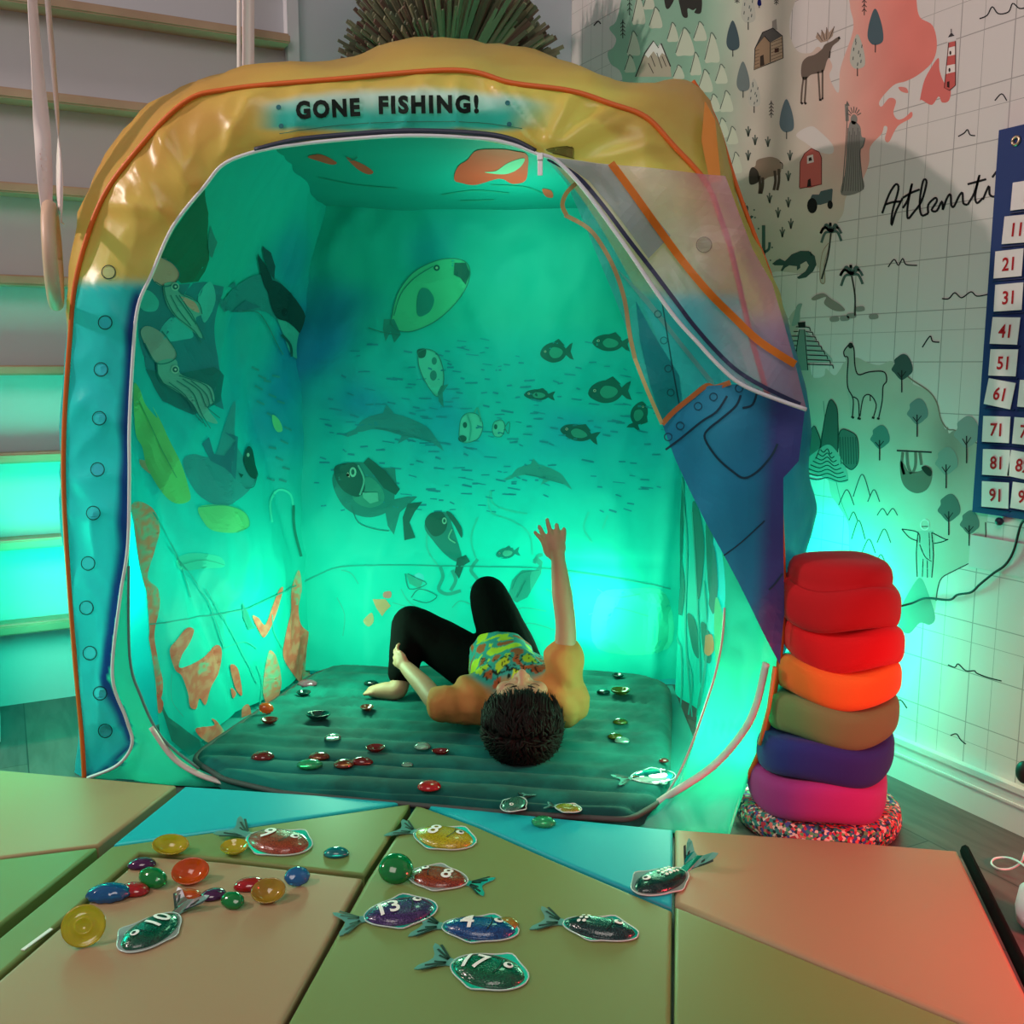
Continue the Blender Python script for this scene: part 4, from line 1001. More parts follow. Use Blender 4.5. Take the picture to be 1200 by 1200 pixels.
# zipper pull
zc_ = on_plane(633, 185, FO + FN * .035, FN)
bm = bmesh.new(); Mz = Matrix.Translation(zc_) @ Matrix(((F.U.x, 0, FN.x, 0), (F.U.y, 0, FN.y, 0), (0, 1, FN.z, 0), (0, 0, 0, 1)))
add_box(bm, (-.005, -.004, -.004), (.005, .008, .004), Mz)
vv = add_box(bm, (-.0045, -.030, -.001), (.0045, -.003, .001), Mz)
bmesh.ops.bevel(bm, geom=bm.edges[:], offset=.0008, segments=1, affect='EDGES')
bobj('zipper_pull', bm, mat('white metal', 0xe8e8ea, .3, .3), tent, False)

# ================================================================== QUILTED MATTRESS
QZ = .052
Q = [on_z(u, v, QZ) for u, v in pts('386,772 788,787 784,925 738,952 600,944 490,935 330,921 262,905 222,880')]
def quilt_h(p):
    d = (p - A0).dot(-FN)      # depth from the front
    s_ = (d / .068 + .02 * nz(p.x * 4, p.y * 4)) % 1.0
    return .012 * (abs(math.sin(math.pi * s_)) ** .5) + .004 * nz(p.x * 9, p.y * 9, 3)
qc = sum(Q, Vector()) / len(Q)
Qd = []
n = len(Q)
for i in range(n):
    for k in range(24): Qd.append(Q[i].lerp(Q[(i + 1) % n], k / 24))
for _ in range(14): Qd = [(Qd[i - 1] + Qd[i] * 2 + Qd[(i + 1) % len(Qd)]) / 4 for i in range(len(Qd))]
vs, fs = [], []
NR2 = 70
NQd = len(Qd)
for j in range(NR2 + 1):
    t = j / NR2
    for i in range(NQd):
        p = qc.lerp(Qd[i], t); e = max(0, (t - .95) / .05)
        p.z = QZ - .009 + quilt_h(p) - .018 * e * e
        vs.append(p)
for i in range(NQd):
    p = Qd[i].copy(); p = qc.lerp(p, 1.004); p.z = .012; vs.append(p)
for j in range(NR2 + 1):
    for i in range(NQd):
        fs.append((j * NQd + i, j * NQd + (i + 1) % NQd, (j + 1) * NQd + (i + 1) % NQd, (j + 1) * NQd + i))
velvet = mat('dark teal crushed velvet', (.003, .15, .13), .8, spec=.15, bmp=(28, .4, .004, 5), var=(8, (.002, .055, .05), .9), sheen=.05)
mt = mesh('quilted_mat', vs, fs, velvet)
tag(mt, 'dark teal velvet quilted mat with channel stitching covering the tent floor', 'floor mat')
tube('edge_binding', [p + Vector((0, 0, -.016)) for p in Qd[int(NQd * .25):]] , .006, mat('dark grey binding', 0x3c4644, .7), mt)
def mat_z(p): return QZ - .009 + quilt_h(p)

# ================================================================== FOAM FLOOR MATS
TZ = .040
def foam_panel(name, P, m_, parent, bev=.006, zt=TZ, zb=.003, inset=.0010):
    w = [on_z(u, v, TZ) for u, v in (pts(P) if isinstance(P, str) else P)]
    bm = bmesh.new()
    # sub-divide long edges so that the rim can be rounded
    vt = [bm.verts.new((p.x, p.y, zt)) for p in w]; vb = [bm.verts.new((p.x, p.y, zb)) for p in w]
    n = len(w); top = bm.faces.new(vt); bot = bm.faces.new(vb[::-1])
    for i in range(n): bm.faces.new((vt[i], vb[i], vb[(i + 1) % n], vt[(i + 1) % n]))
    bmesh.ops.recalc_face_normals(bm, faces=bm.faces[:])
    te = [e for e in bm.edges if all(v in vt for v in e.verts)]
    bmesh.ops.bevel(bm, geom=te, offset=bev, segments=4, affect='EDGES', profile=.55, clamp_overlap=True)
    bmesh.ops.triangulate(bm, faces=[f for f in bm.faces if len(f.verts) > 4])
    o = bobj(name, bm, m_, parent, False)
    for p in o.data.polygons: p.use_smooth = abs(p.normal.z) < .999 and abs(p.normal.z) > .02
    return o
vin = (420, .10, .0008, 2)
olive = mat('olive green vinyl', 0x75864c, .5, spec=.35, bmp=vin)
beige = mat('beige vinyl', 0xa28464, .5, spec=.35, bmp=vin)
sand = mat('sand vinyl', 0xa48c66, .5, spec=.35, bmp=vin)
aqua = mat('blue vinyl', 0x16a8b4, .5, spec=.35, bmp=vin)
T1 = empty('folding_foam_mat', on_z(60, 950, 0), 'foam play mat with sand panel and green corner, at the far left', 'play mat', 'foam play mats before the tent')
foam_panel('sand_panel', '-140,893 0,902 206,920 115,990 -30,1008 -140,1018', sand, T1)
foam_panel('green_panel', '-140,1021 -30,1010 113,992.5 0,1083 -120,1175', olive, T1)
T2 = empty('folding_foam_mat', on_z(230, 1080, 0), 'foam play mat with a blue corner and beige panel under the loose gems', 'play mat', 'foam play mats before the tent')
foam_panel('blue_panel', '217,921 482,939 133,989', aqua, T2)
foam_panel('green_panel', '131,991.5 300,968 481,941.5 427,1025 260,1006 163,999 0,1141 -110,1235 -150,1220 0,1098', olive, T2)
foam_panel('beige_panel', '167,1002 262,1009 425,1028 322,1215 250,1345 -260,1345 -106,1238 0,1146', beige, T2, bev=.009)
T3 = empty('folding_foam_mat', on_z(600, 1080, 0), 'foam play mat with blue far corner and olive panel carrying most gel fish', 'play mat', 'foam play mats before the tent')
foam_panel('blue_panel', '500,943 788.5,972 787.5,1063 640,1001 560,966', aqua, T3)
foam_panel('green_panel', '487,943 497,945 560,968 640,1003.5 787.5,1066 786.5,1210 785.5,1345 258,1345 330,1210 431,1028', olive, T3, bev=.009)
T4 = empty('folding_foam_mat', on_z(980, 1080, 0), 'foam play mat with a large beige panel and a black zipped edge, at the right', 'play mat', 'foam play mats before the tent')
foam_panel('beige_panel', '791,971 960,983 1122,996 1198,1155 1243,1247 1130,1198 960,1128 791,1058', beige, T4, bev=.009)
foam_panel('green_panel', '791,1061.5 960,1131 1130,1201 1245,1250 1268,1305 1285,1345 789,1345', olive, T4)
zs = [on_z(u, v, .03) + CW(.010, 0, .004) for u, v in ((1124, 1000), (1160, 1075), (1200, 1160), (1250, 1262))]
tube('zip_strip', zs, .0085, mat('black zip tape', 0x0a0808, .9, spec=.1), T4, flat=1.5)
# little white sewn tag
a_, b_ = on_z(27, 1114, TZ), on_z(61, 1089, TZ)
bm = bmesh.new(); d_ = (b_ - a_).normalized(); s_ = Vector((-d_.y, d_.x, 0))
q = [a_ - s_ * .002, b_ - s_ * .002, b_ + s_ * .004 , a_ + s_ * .004]
vt = [bm.verts.new(p + Z3 * .0014) for p in q]; vb = [bm.verts.new(p - Z3 * .0002) for p in q]
bm.faces.new(vt); bm.faces.new(vb[::-1])
for i in range(4): bm.faces.new((vt[i], vb[i], vb[(i + 1) % 4], vt[(i + 1) % 4]))
bobj('sewn_tag', bm, mat('white fabric tag', 0xe6e4e0, .7), T2, False)

# ================================================================== STACKING STONES
def stone(name, u, v, z0, hgt, rad, col, label, ph, cap=False, tiltx=0.0, col2=None):
    """round sagging foam ring: widest in the middle, edges wavy"""
    d = at_d(u, v, SD); cx, cy = d.x, d.y
    vs, fs = [], []
    NA2, prof = 72, []
    K = 16
    for k in range(K + 1):
        t = k / K; an = -math.pi / 2 + math.pi * t
        prof.append((rad - .035 + .035 * (max(0, math.cos(an)) ** .55), .5 + .5 * math.copysign(abs(math.sin(an)) ** .7, math.sin(an))))
    prof = [(.0, prof[0][1] + .02), (rad * .45, prof[0][1] + .01)] + prof
    if cap: prof += [(rad * .88, .97), (rad * .84, .99), (rad * .845, 1.14), (rad * .82, 1.30), (rad * .76, 1.42), (rad * .62, 1.50), (rad * .35, 1.54), (.0, 1.55)]
    else: prof += [(rad * .6, 1.0), (.0, .99)]
    for (r_, t) in prof:
        for i in range(NA2):
            an = 2 * math.pi * i / NA2
            w_ = 1 + .020 * math.cos(3 * an + ph) + .010 * math.cos(5 * an + ph * 2)
            sag = .010 * math.cos(3 * an + ph) * min(1, r_ / rad) ** 2 * (1 if t < 1.03 else .3)
            vs.append(Vector((cx + r_ * w_ * math.cos(an), cy + r_ * w_ * math.sin(an), z0 + t * hgt + sag)))
    n = len(prof)
    for j in range(n - 1):
        for i in range(NA2): fs.append((j * NA2 + i, j * NA2 + (i + 1) % NA2, (j + 1) * NA2 + (i + 1) % NA2, (j + 1) * NA2 + i))
    o = mesh(name, vs, fs, mat('foam ' + hex(col), col, .85, spec=.2, bmp=(500, .25, .001, 2), sheen=.1))
    return tag(o, label, 'stepping stone', 'rainbow stepping stones stacked beside the tent')
SD = 1.83
zz = .052
for (u_, r_, h_, c_, lb, ph) in [(958, .132, .080, 0xa0307c, 'purple round stepping stone at the bottom of the rainbow stack, on the speckled pad', .4),
                             (962, .130, .076, 0x2a2f78, 'navy blue round stepping stone, just above the purple one', 1.4),
                             (970, .121, .076, 0x6f8250, 'green round stepping stone in the middle of the stack, above the navy one', 2.6),
                             (976, .115, .072, 0xe8702a, 'orange round stepping stone in the stack, above the green one', 3.6),
                             (980, .112, .076, 0xd8161c, 'bright red round stepping stone, second from the top of the stack', 4.7)]:
    stone('stepping_stone', u_, 900, zz, h_, r_, c_, lb, ph); zz += h_ - .003
stone('stepping_stone', 983, 700, zz, .082, .113, 0xc4161e, 'deep red domed stepping stone on top of the rainbow stack', 5.4, cap=True)
# speckled pad
m, nt, lk, b = new_mat('confetti foam')
tc = nt.new('ShaderNodeTexCoord'); vo = nt.new('ShaderNodeTexVoronoi'); vo.inputs['Scale'].default_value = 190
rp = nt.new('ShaderNodeValToRGB'); rp.color_ramp.interpolation = 'CONSTANT'
els = [(0, 0x1c2a30), (.18, 0xb02838), (.36, 0x2c7a74), (.52, 0xd8c0b0), (.66, 0x3a4a8a), (.78, 0xc86a60), (.9, 0x5a9a60)]
rp.color_ramp.elements[0].color = hx(els[0][1]); rp.color_ramp.elements[1].position = els[1][0]; rp.color_ramp.elements[1].color = hx(els[1][1])
for p_, c_ in els[2:]: e = rp.color_ramp.elements.new(p_); e.color = hx(c_)
sx = nt.new('ShaderNodeSeparateColor')
lk.new(tc.outputs['Object'], vo.inputs['Vector']); lk.new(vo.outputs['Color'], sx.inputs[0]); lk.new(sx.outputs[0], rp.inputs[0]); lk.new(rp.outputs[0], b.inputs[0])
b.inputs['Roughness'].default_value = .9
pc = on_z(956, 943, .03)
vs, fs = [], []
prof = [(0, .001), (.17, .001), (.182, .006), (.188, .022), (.184, .042), (.170, .050), (0, .050)]
for r_, z_ in prof:
    for i in range(72):
        an = 2 * math.pi * i / 72; vs.append(Vector((pc.x + r_ * .86 * math.cos(an), pc.y + r_ * .86 * math.sin(an), z_)))
for j in range(len(prof) - 1):
    for i in range(72): fs.append((j * 72 + i, j * 72 + (i + 1) % 72, (j + 1) * 72 + (i + 1) % 72, (j + 1) * 72 + i))
tag(mesh('speckled_pad', vs, fs, m), 'round confetti-speckled foam pad on the floor under the rainbow stack', 'pad')

# ================================================================== GYM RINGS
strap_m = mat('pale pink strap', 0xe2d4d2, .7, bmp=(300, .1, .0005))
def ribbon(P, widths, twist, m_, name, parent):
    vs, fs = [], []; n = len(P)
    for i, p in enumerate(P):
        d = CW(math.cos(twist[i]), math.sin(twist[i])) * widths[i] / 2; nn = CW(-math.sin(twist[i]), math.cos(twist[i])) * .0009
        vs += [p - d - nn, p + d - nn, p + d + nn, p - d + nn]
    for i in range(n - 1):
        for k in range(4): fs.append((i * 4 + k, i * 4 + (k + 1) % 4, (i + 1) * 4 + (k + 1) % 4, (i + 1) * 4 + k))
    fs += [(0, 1, 2, 3), tuple((n - 1) * 4 + k for k in range(4))]
    return mesh(name, vs, fs, m_, parent)
def gym_ring(u, v, Y, label):
    c = at_d(u, v, Y)
    e = empty('gymnastic_ring', c, label, 'gym ring', 'gym rings hanging before the wall bars')
    an = R(111); rm, rt = .087, .0135
    ax = CW(math.cos(an), math.sin(an))
    path = [c + ax * rm * math.cos(t) + Z3 * (rm + .008) * math.sin(t) for t in [2 * math.pi * i / 40 for i in range(41)]]
    vs, fs = tube_geo(path, rt, 12)
    mesh('ring', vs, fs, mat('smooth beech wood', 0xc9ab92, .45, bmp=(20, .15, .001, 3, 'Object', (1, 1, 8))), e)
    for s_, x0, x1, x2, x3 in ((-1, 37 - 62, 47 - 62, 52 - 62, 55 - 62), (1, 55 - 62, 66 - 62, 70 - 62, 71 - 62)):
        P, wd, tw = [], [], []
        ky = [(-260, x0 - 12), (-60, x0), (0, x0 + 1), (120, x1), (180, x2 - 1), (250, x3), (262, x3 + 2)]
        for y_, x_ in ky: P.append(at_d(u + x_, v - 300 + y_, Y + (.0 if s_ < 0 else .02)))
        P = cr(P, 6); n = len(P)
        for i in range(n):
            t = i / (n - 1); f_ = .003 + .026 * math.exp(-((t - (.62 if s_ < 0 else .74)) / .16) ** 2) * (1 if s_ < 0 else .72)
            wd.append(.030); tw.append(math.acos(min(1, f_ / .030)) * (1 if s_ < 0 else -1))
        ribbon(P, wd, tw, strap_m, 'strap', e)
    return e, c
RG, rc = gym_ring(62, 300, 2.02, 'wooden gym ring on pale pink straps before the wall bars, farthest left')
# red stitched maker's name on the strap
sp_ = Panel(at_d(50, 220, 2.017), CW(1, 0), Z3); sp_.N = -FWD
for i, ch in enumerate('FITWOOD'):
    sp_.text(ch, 43.5 + i * .55, 179 + i * 6.6, 6.0, 0xc07a78, 1, ang=90)
sp_.build('strap_lettering', print_mat('red print'), RG)
RG2 = empty('gymnastic_ring', at_d(290, 260, 2.84 / math.cos(0) - .0), 'pair of pale straps hanging behind the tent top, their ring out of sight', 'gym ring', 'gym rings hanging before the wall bars')
for x_, w_ in ((278, .010), (289, .030)):
    P = [at_d(x_ + 2, y_, 2.62 + (.01 if w_ > .02 else 0)) for y_ in (-260, -100, 0, 100, 200)]
    ribbon(P, [w_] * 5, [.1] * 5, strap_m, 'strap', RG2)
c = at_d(284, 245, 2.62)
vs, fs = tube_geo([c + CW(.03, .08) .normalized() * .08 * math.cos(t) + Z3 * .09 * math.sin(t) for t in [2 * math.pi * i / 30 for i in range(31)]], .0135, 10)
mesh('ring', vs, fs, MC['smooth beech wood'], RG2)

# ================================================================== DRIED GRASS BALL ON THE WALL
gc = Vector((1.215, YB - .13, 1.66))
vs, fs, cols = [], [], []
rg = random.Random(5)
for k in range(1300):
    th = rg.uniform(-.10, math.pi + .10) if k % 6 else rg.uniform(-.6, math.pi + .6)
    el = rg.uniform(-.15, 1.0) if k % 3 else rg.uniform(-.1, .4)
    d = Vector((math.cos(th) * math.cos(el), -math.sin(el) * .8, math.sin(th) * math.cos(el))).normalized()
    r0, r1 = rg.uniform(.06, .16), rg.uniform(.26, .345) + .03 * math.sin(th) ** 2
    w_ = rg.uniform(.0045, .0095); s_ = d.cross(Vector((0, -1, .2))).normalized(); 
    bend = Vector((rg.uniform(-.02, .02), rg.uniform(-.015, .01), rg.uniform(-.01, .012)))
    p0, p1, p2 = gc + d * r0, gc + d * (r0 + r1) / 2 + bend * .6, gc + d * r1 + bend
    for p in (p0, p1, p2): p.y = min(p.y, YB - .012)
    f_ = d.cross(s_) * .002
    b_ = len(vs)
    for p, ww in ((p0, w_), (p1, w_), (p2, w_ * .7)): vs += [p - s_ * ww - f_, p + s_ * ww - f_, p + s_ * ww + f_, p - s_ * ww + f_]
    c_ = mixc(lin(0x908e70), lin(0x66745e), rg.random()); c_ = mixc(c_, lin(0x6a4a44), rg.random() ** 3)
    for j in range(2):
        for q in range(4): fs.append((b_ + j * 4 + q, b_ + j * 4 + (q + 1) % 4, b_ + j * 4 + 4 + (q + 1) % 4, b_ + j * 4 + 4 + q)); cols.append(c_)
    fs.append((b_ + 8, b_ + 9, b_ + 10, b_ + 11)); cols.append(c_)
gb = mesh('dried_grass_rosette', vs, fs, print_mat('dried palm strips', .8), None, False, cols=cols)
tag(gb, 'rosette of dried grey-green grass strips on the back wall, showing above the tent', 'wall decoration')
bm = bmesh.new(); bmesh.ops.create_uvsphere(bm, u_segments=24, v_segments=12, radius=.15, matrix=Matrix.Translation(gc) @ Matrix.Diagonal((1, .75, 1, 1)))
bobj('core', bm, mat('woven core', 0x4a4838, .9), gb)

# ================================================================== POCKET CHART
chart = empty('pocket_chart', (XR, 1.2, .6), 'dark blue hundreds pocket chart hanging on the map wallpaper at the right edge', 'pocket chart')
CHT = Panel((XR - .010, 0, 0), (0, 1, 0), (0, 0, 1))
def chp(P, e): return [CHT.O + CHT.U * a + CHT.V * b + CHT.N * e for a, b in P]
yl, yr, zt_, zb_ = 1.292, .70, 1.337, .612
def slab(name, y0, y1, z0, z1, x0, x1, m_, parent, rot=0, bev=.0):
    bm = bmesh.new(); add_box(bm, (x0, y0, z0), (x1, y1, z1))
    if rot:
        c_ = Vector(((x0 + x1) / 2, (y0 + y1) / 2, (z0 + z1) / 2)); bmesh.ops.rotate(bm, verts=bm.verts[:], cent=c_, matrix=Matrix.Rotation(rot, 3, 'X'))
    return bobj(name, bm, m_, parent, False)
blue_cl = mat('navy blue canvas', 0x14306e, .7, bmp=(200, .15, .001))
slab('backing', yr, yl, zb_, zt_, XR - .008, XR - .002, blue_cl, chart)
rows_z = [(1.213, 1.268), (1.128, 1.185), (1.042, 1.100), (.956, 1.020), (.873, .935), (.790, .850), (.703, .765), (0, 0), (0, 0), (0, 0)]
# card corners measured on the wall: (label, left px, top px, right px, bottom px, tilt)
cards = [('1', 1188, 214, 1236, 246, 2), ('11', 1178, 254, 1226, 286, 4), ('21', 1168, 293, 1197, 327, 0), ('31', 1168, 332, 1197, 366, -1), ('41', 1164, 371, 1195, 405, 5), ('51', 1162, 408, 1193, 442, 2), ('61', 1158, 443, 1189, 479, 14), ('71', 1154, 486, 1188, 519, -2), ('81', 1154, 524, 1187, 558, -4), ('91', 1153, 561, 1186, 596, -5),
         ('62', 1196, 447, 1235, 476, 3), ('72', 1190, 488, 1230, 522, 2), ('82', 1185, 527, 1228, 562, 9), ('92', 1188, 562, 1230, 600, 3)]
pink_card = mat('white card', 0xe6dada, .7)
redp = print_mat('red print')
wordn = {'1': 'top row', '11': 'second row', '21': 'third row', '31': 'fourth row', '41': 'fifth row', '51': 'sixth row', '61': 'seventh row, tilted', '71': 'eighth row', '81': 'ninth row', '91': 'bottom row'}
for k, (tx, x0, y0, x1, y1, rot) in enumerate(cards):
    pa = on_plane(x0, y0, Vector((XR - .010, 0, 0)), Vector((-1, 0, 0))); pb = on_plane(x1, y1, Vector((XR - .010, 0, 0)), Vector((-1, 0, 0)))
    w_ = .058; y_c = pa.y - w_ / 2; z_c = (on_plane(x0 + 12, y0, Vector((XR, 0, 0)), Vector((-1, 0, 0))).z + on_plane(x0 + 12, y1, Vector((XR, 0, 0)), Vector((-1, 0, 0))).z) / 2
    if k < 10 and k % 1 == 0:
        pass
    hh = .050
    lab = 'white card printed with a red %s, %s of the blue chart' % (tx, wordn.get(tx, '')) if tx in wordn else 'white card cut off by the picture edge, right of the card numbered %s1' % tx[0]
    o = slab('number_card', y_c - w_ / 2, y_c + w_ / 2, z_c - hh / 2, z_c + hh / 2, XR - .0135, XR - .0125, pink_card, None, R(rot * .6))
    tag(o, lab, 'card', 'number cards in the blue pocket chart')
    if k >= 10: o['label'] = 'white card cut off by the picture edge in the %s row of the blue chart' % {'6': 'seventh', '7': 'eighth', '8': 'ninth', '9': 'bottom'}[tx[0]]
    TP = Panel((XR - .0135, y_c, z_c), (0, -1, 0), (0, 0, 1)); TP.N = Vector((-1, 0, 0))
    if TP.U.y > 0: TP.U = -TP.U
    trs = text_tris(tx, .02)
    xs = [p[0] for T in trs for p in T]; mxs = (min(xs) + max(xs)) / 2
    rr = R(rot * .6) * 1
    for T in trs:
        Q_ = []
        for a, b in T:
            a, b = (a - mxs) * .030, (b - .36) * .034
            Q_.append((a * math.cos(-rr) - b * math.sin(-rr), a * math.sin(-rr) + b * math.cos(-rr)))
        TP.tri_px(Q_, 0xb01824, 1, px=False)
    TP.build('number', redp, o)
    slab('clear_pocket', y_c - .032, y_c + .032, z_c - .030, z_c - .0285, XR - .0123, XR - .0081, mat('clear pocket seam', 0x0e2456, .4), chart)
def disc(name, c, r0, r1, m_, parent):
    vs, fs = tube_geo([c + Vector((0, math.cos(t) * r0, math.sin(t) * r0)) for t in [2 * math.pi * i / 20 for i in range(21)]], r1, 6)
    return mesh(name, vs, fs, m_, parent)
gp = on_plane(1191, 157, Vector((XR - .010, 0, 0)), Vector((-1, 0, 0)))
disc('grommet', gp - Vector((0, .0, .012)), .007, .003, mat('brass', 0xc0a890, .3, .9), chart)
bm = bmesh.new(); bmesh.ops.create_uvsphere(bm, u_segments=12, v_segments=8, radius=.008, matrix=Matrix.Translation(on_plane(1171, 611, Vector((XR - .008, 0, 0)), Vector((-1, 0, 0)))))
bobj('knob', bm, mat('dark knob', 0x1c2236, .5), chart)
# black cable
cp = [on_plane(u, v, Vector((XR - o_, 0, 0)), Vector((-1, 0, 0))) for u, v, o_ in ((1204, 606, .02), (1196, 616, .014), (1188, 645, .012), (1178, 662, .012), (1164, 672, .012), (1148, 685, .012), (1138, 694, .012), (1122, 697, .012), (1112, 703, .012), (1085, 701, .012), (1068, 707, .015), (1048, 712, .03), (1030, 716, .03))]
tag(tube('cable', cr(cp, 6), .0024, mat('black cable', 0x101014, .5)), 'thin black cable drooping along the wallpaper from under the blue chart', 'cable')

# things cut by the right edge of the picture
wh = mat('white plastic', 0xe6e2e2, .35)
bx = on_z(1212, 1070, .03)
vs, fs = [], []
prof = [(0, .004), (.030, .004), (.037, .012), (.040, .035), (.036, .065), (.024, .078), (0, .082)]
for r_, z_ in prof:
    for i in range(32): vs.append(Vector((bx.x + .012 + r_ * math.cos(i * math.pi / 16), bx.y - .006 + r_ * math.sin(i * math.pi / 16), z_)))
for j in range(len(prof) - 1):
    for i in range(32): fs.append((j * 32 + i, j * 32 + (i + 1) % 32, (j + 1) * 32 + (i + 1) % 32, (j + 1) * 32 + i))
tag(mesh('rounded_plastic_case', vs, fs, wh), 'white rounded plastic object on the dark floor, cut by the right edge', 'lamp')  # rounded white plastic case, only partly in view
cpt = [on_z(u, v, z_) for u, v, z_ in ((1205, 985, .06), (1200, 1002, .05), (1196, 1011, .03), (1184, 1018, .012), (1170, 1018, .006), (1162, 1012, .006), (1166, 1006, .008), (1180, 1005, .014), (1192, 1009, .03), (1205, 1018, .04))]
tag(tube('white_cord', cr(cpt, 6), .0019, wh), 'thin white looped cord lying over the dark floor at the right edge', 'cord')
gq = on_plane(1200, 905, Vector((XR - .03, 0, 0)), Vector((-1, 0, 0)))
bm = bmesh.new(); bmesh.ops.create_uvsphere(bm, u_segments=24, v_segments=16, radius=.02, matrix=Matrix.Translation(gq) @ Matrix.Diagonal((.6, .8, 1.1, 1)))
tag(bobj('dark_plug', bm, mat('black green rubber', 0x16241e, .5)), 'small dark rounded plug against the wall above the skirting, at the right edge', 'plug')

# ================================================================== GEMS
GC = {'red': 0xc8141c, 'dkred': 0x86201c, 'brown': 0x8a3a20, 'orange': 0xf06812, 'yellow': 0xe6cf2c, 'amber': 0xc9a22e, 'green': 0x0f9a4a, 'lgreen': 0x3fc486, 'blue': 0x1868a8, 'lblue': 0x2c7cc0, 'teal': 0x148c96, 'purple': 0x5a1658, 'clear': 0xbfe6d8, 'dark': 0x143c38, 'olive': 0x5a6a20, 'pink': 0xb87088}
def gmat(c): return clear_mat('clear %s plastic' % c, GC[c], .08, {'clear': .62, 'dark': .25, 'purple': .15, 'red': .18, 'blue': .2, 'yellow': .40, 'lgreen': .4}.get(c, .3))
def gem_geo(kind, n=36):
    """unit radius shapes, flat side down: dome, bowl (hollow, open side up), facet, shell, disc"""
    vs, fs = [], []
    if kind == 'dome': prof = [(0, .0), (.9, 0), (1, .06)] + [(math.cos(t) , .06 + .52 * math.sin(t)) for t in [i * math.pi / 2 / 9 for i in range(1, 9)]] + [(0, .58)]
    elif kind == 'bowl': prof = [(0, 0), (.45, .02), (.78, .20), (.96, .42), (1.0, .50), (.97, .53), (.90, .50), (.70, .28), (.40, .12), (0, .08)]
    elif kind == 'facet': prof = [(0, 0), (.88, 0), (1, .12), (.92, .30), (.66, .48), (0, .50)]
    elif kind == 'disc': prof = [(0, 0), (.9, 0), (1, .06), (1, .14), (.92, .18), (.86, .12), (.5, .10), (.42, .20), (.34, .22), (.30, .12), (0, .10)]
    else: prof = [(0, 0), (.95, 0), (1, .08)] + [(math.cos(t), .08 + .5 * math.sin(t)) for t in [i * math.pi / 2 / 7 for i in range(1, 7)]] + [(0, .58)]
    for r_, z_ in prof:
        for i in range(n):
            an = 2 * math.pi * i / n; k = 1.0
            if kind == 'shell' : k = 1 + .10 * abs(math.sin(an * 6)) * (1 if r_ > .3 else .3)
            if kind == 'facet': k = 1 - .05 * (1 - abs(math.cos(an * 4)))
            vs.append(Vector((r_ * k * math.cos(an), r_ * k * math.sin(an), z_)))
    for j in range(len(prof) - 1):
        for i in range(n): fs.append((j * n + i, j * n + (i + 1) % n, (j + 1) * n + (i + 1) % n, (j + 1) * n + i))
    return vs, fs
GEO = {k: gem_geo(k) for k in ('dome', 'bowl', 'facet', 'shell', 'disc')}
def gem(u, v, wpx, col, kind, label, asp=.72, rot=0, tilt=0, tdir=0, base=TZ, grp='plastic gems scattered on the foam mats', hf=1.0, kindname='plastic_gem'):
    zc = None
    p = on_z(u, v, base); d = (p - CAM).dot(FWD * math.cos(TILT) - Z3 * math.sin(TILT))
    r_ = wpx * 1.08 * d / FPX / 2
    M_ = Matrix.Rotation(-YAW + R(tdir), 4, 'Z') @ Matrix.Rotation(R(tilt), 4, 'X') @ Matrix.Rotation(-R(tdir) + R(rot), 4, 'Z') @ Matrix.Diagonal((r_, r_ * asp, r_ * hf, 1))
    V, Fc = GEO[kind]
    w = [M_ @ x for x in V]; lo = min(x.z for x in w)
    h = (max(x.z for x in w) - lo)
    g = on_z(u, v, base + h * .45)
    gz = base
    if base < TZ - .001 or grp.endswith('mat in the tent'): gz = mat_z(g) + .001
    o = mesh(kindname, [x - Vector((0, 0, lo)) for x in w], Fc, gmat(col))
    o.location = (g.x, g.y, gz + .0004)
    return tag(o, label, 'gem', grp)
gem(200, 990, 38, 'yellow', 'bowl', 'yellow oval plastic gem tilted on edge, leftmost on the green strip', .66, 8, 30, 20)
gem(275, 994, 30, 'yellow', 'bowl', 'small yellow bowl-shaped gem lying open side up just left of the red-orange gel fish', .8, 0, 12, 0)
gem(166, 1011, 30, 'purple', 'dome', 'dark purple oval gem behind the dark green one at the left', .66, 8)
gem(180, 1028, 36, 'green', 'facet', 'dark green oval gem leaning on the beige mat beside the purple and red gems', .62, -25, 34, -10)
gem(224, 1020, 39, 'orange', 'bowl', 'large orange translucent gem tilted up on the beige mat', .78, 10, 36, 10)
gem(127, 1045, 44, 'blue', 'shell', 'blue spiky shell-shaped gem at the left edge of the beige mat', .60, 5, 8, 0)
gem(157, 1041, 34, 'red', 'dome', 'crimson oval gem touching the blue shell-shaped gem', .70, -10)
gem(220, 1048, 31, 'orange', 'dome', 'orange oval gem just behind the tail of the green number 10 fish', .62, 0)
gem(250, 1047, 28, 'purple', 'dome', 'purple oval gem between the orange and the small green gems', .78, 20)
gem(273, 1055, 28, 'green', 'facet', 'small green gem tilted beside the purple one, nearest the middle of the beige mat', .7, -20, 34, -10)
gem(293, 1035, 35, 'red', 'dome', 'glossy red oval gem lying against a yellow bowl-shaped gem', .66, 8)
gem(315, 1043, 36, 'amber', 'bowl', 'pale yellow bowl-shaped gem leaning over the glossy red gem', .8, 12, 34, 10)
gem(348, 1027, 28, 'lblue', 'facet', 'blue gem tilted on edge at the right of the beige mat', .78, 20, 40, 25)
gem(98, 1086, 44, 'yellow', 'disc', 'yellow round plastic coin standing tilted at the far left of the beige mat', .96, 0, 62, 22)
gem(394, 998, 28, 'teal', 'dome', 'teal dome-shaped gem alone on the green strip right of the red-orange fish', .66)
gem(464, 1018, 37, 'green', 'dome', 'bright green round gem touching the nose of the number 8 fish', .92, 0, 38, 10)
gem(594, 1081, 26, 'amber', 'dome', 'amber round gem behind the head of the blue number 4 fish', .8)
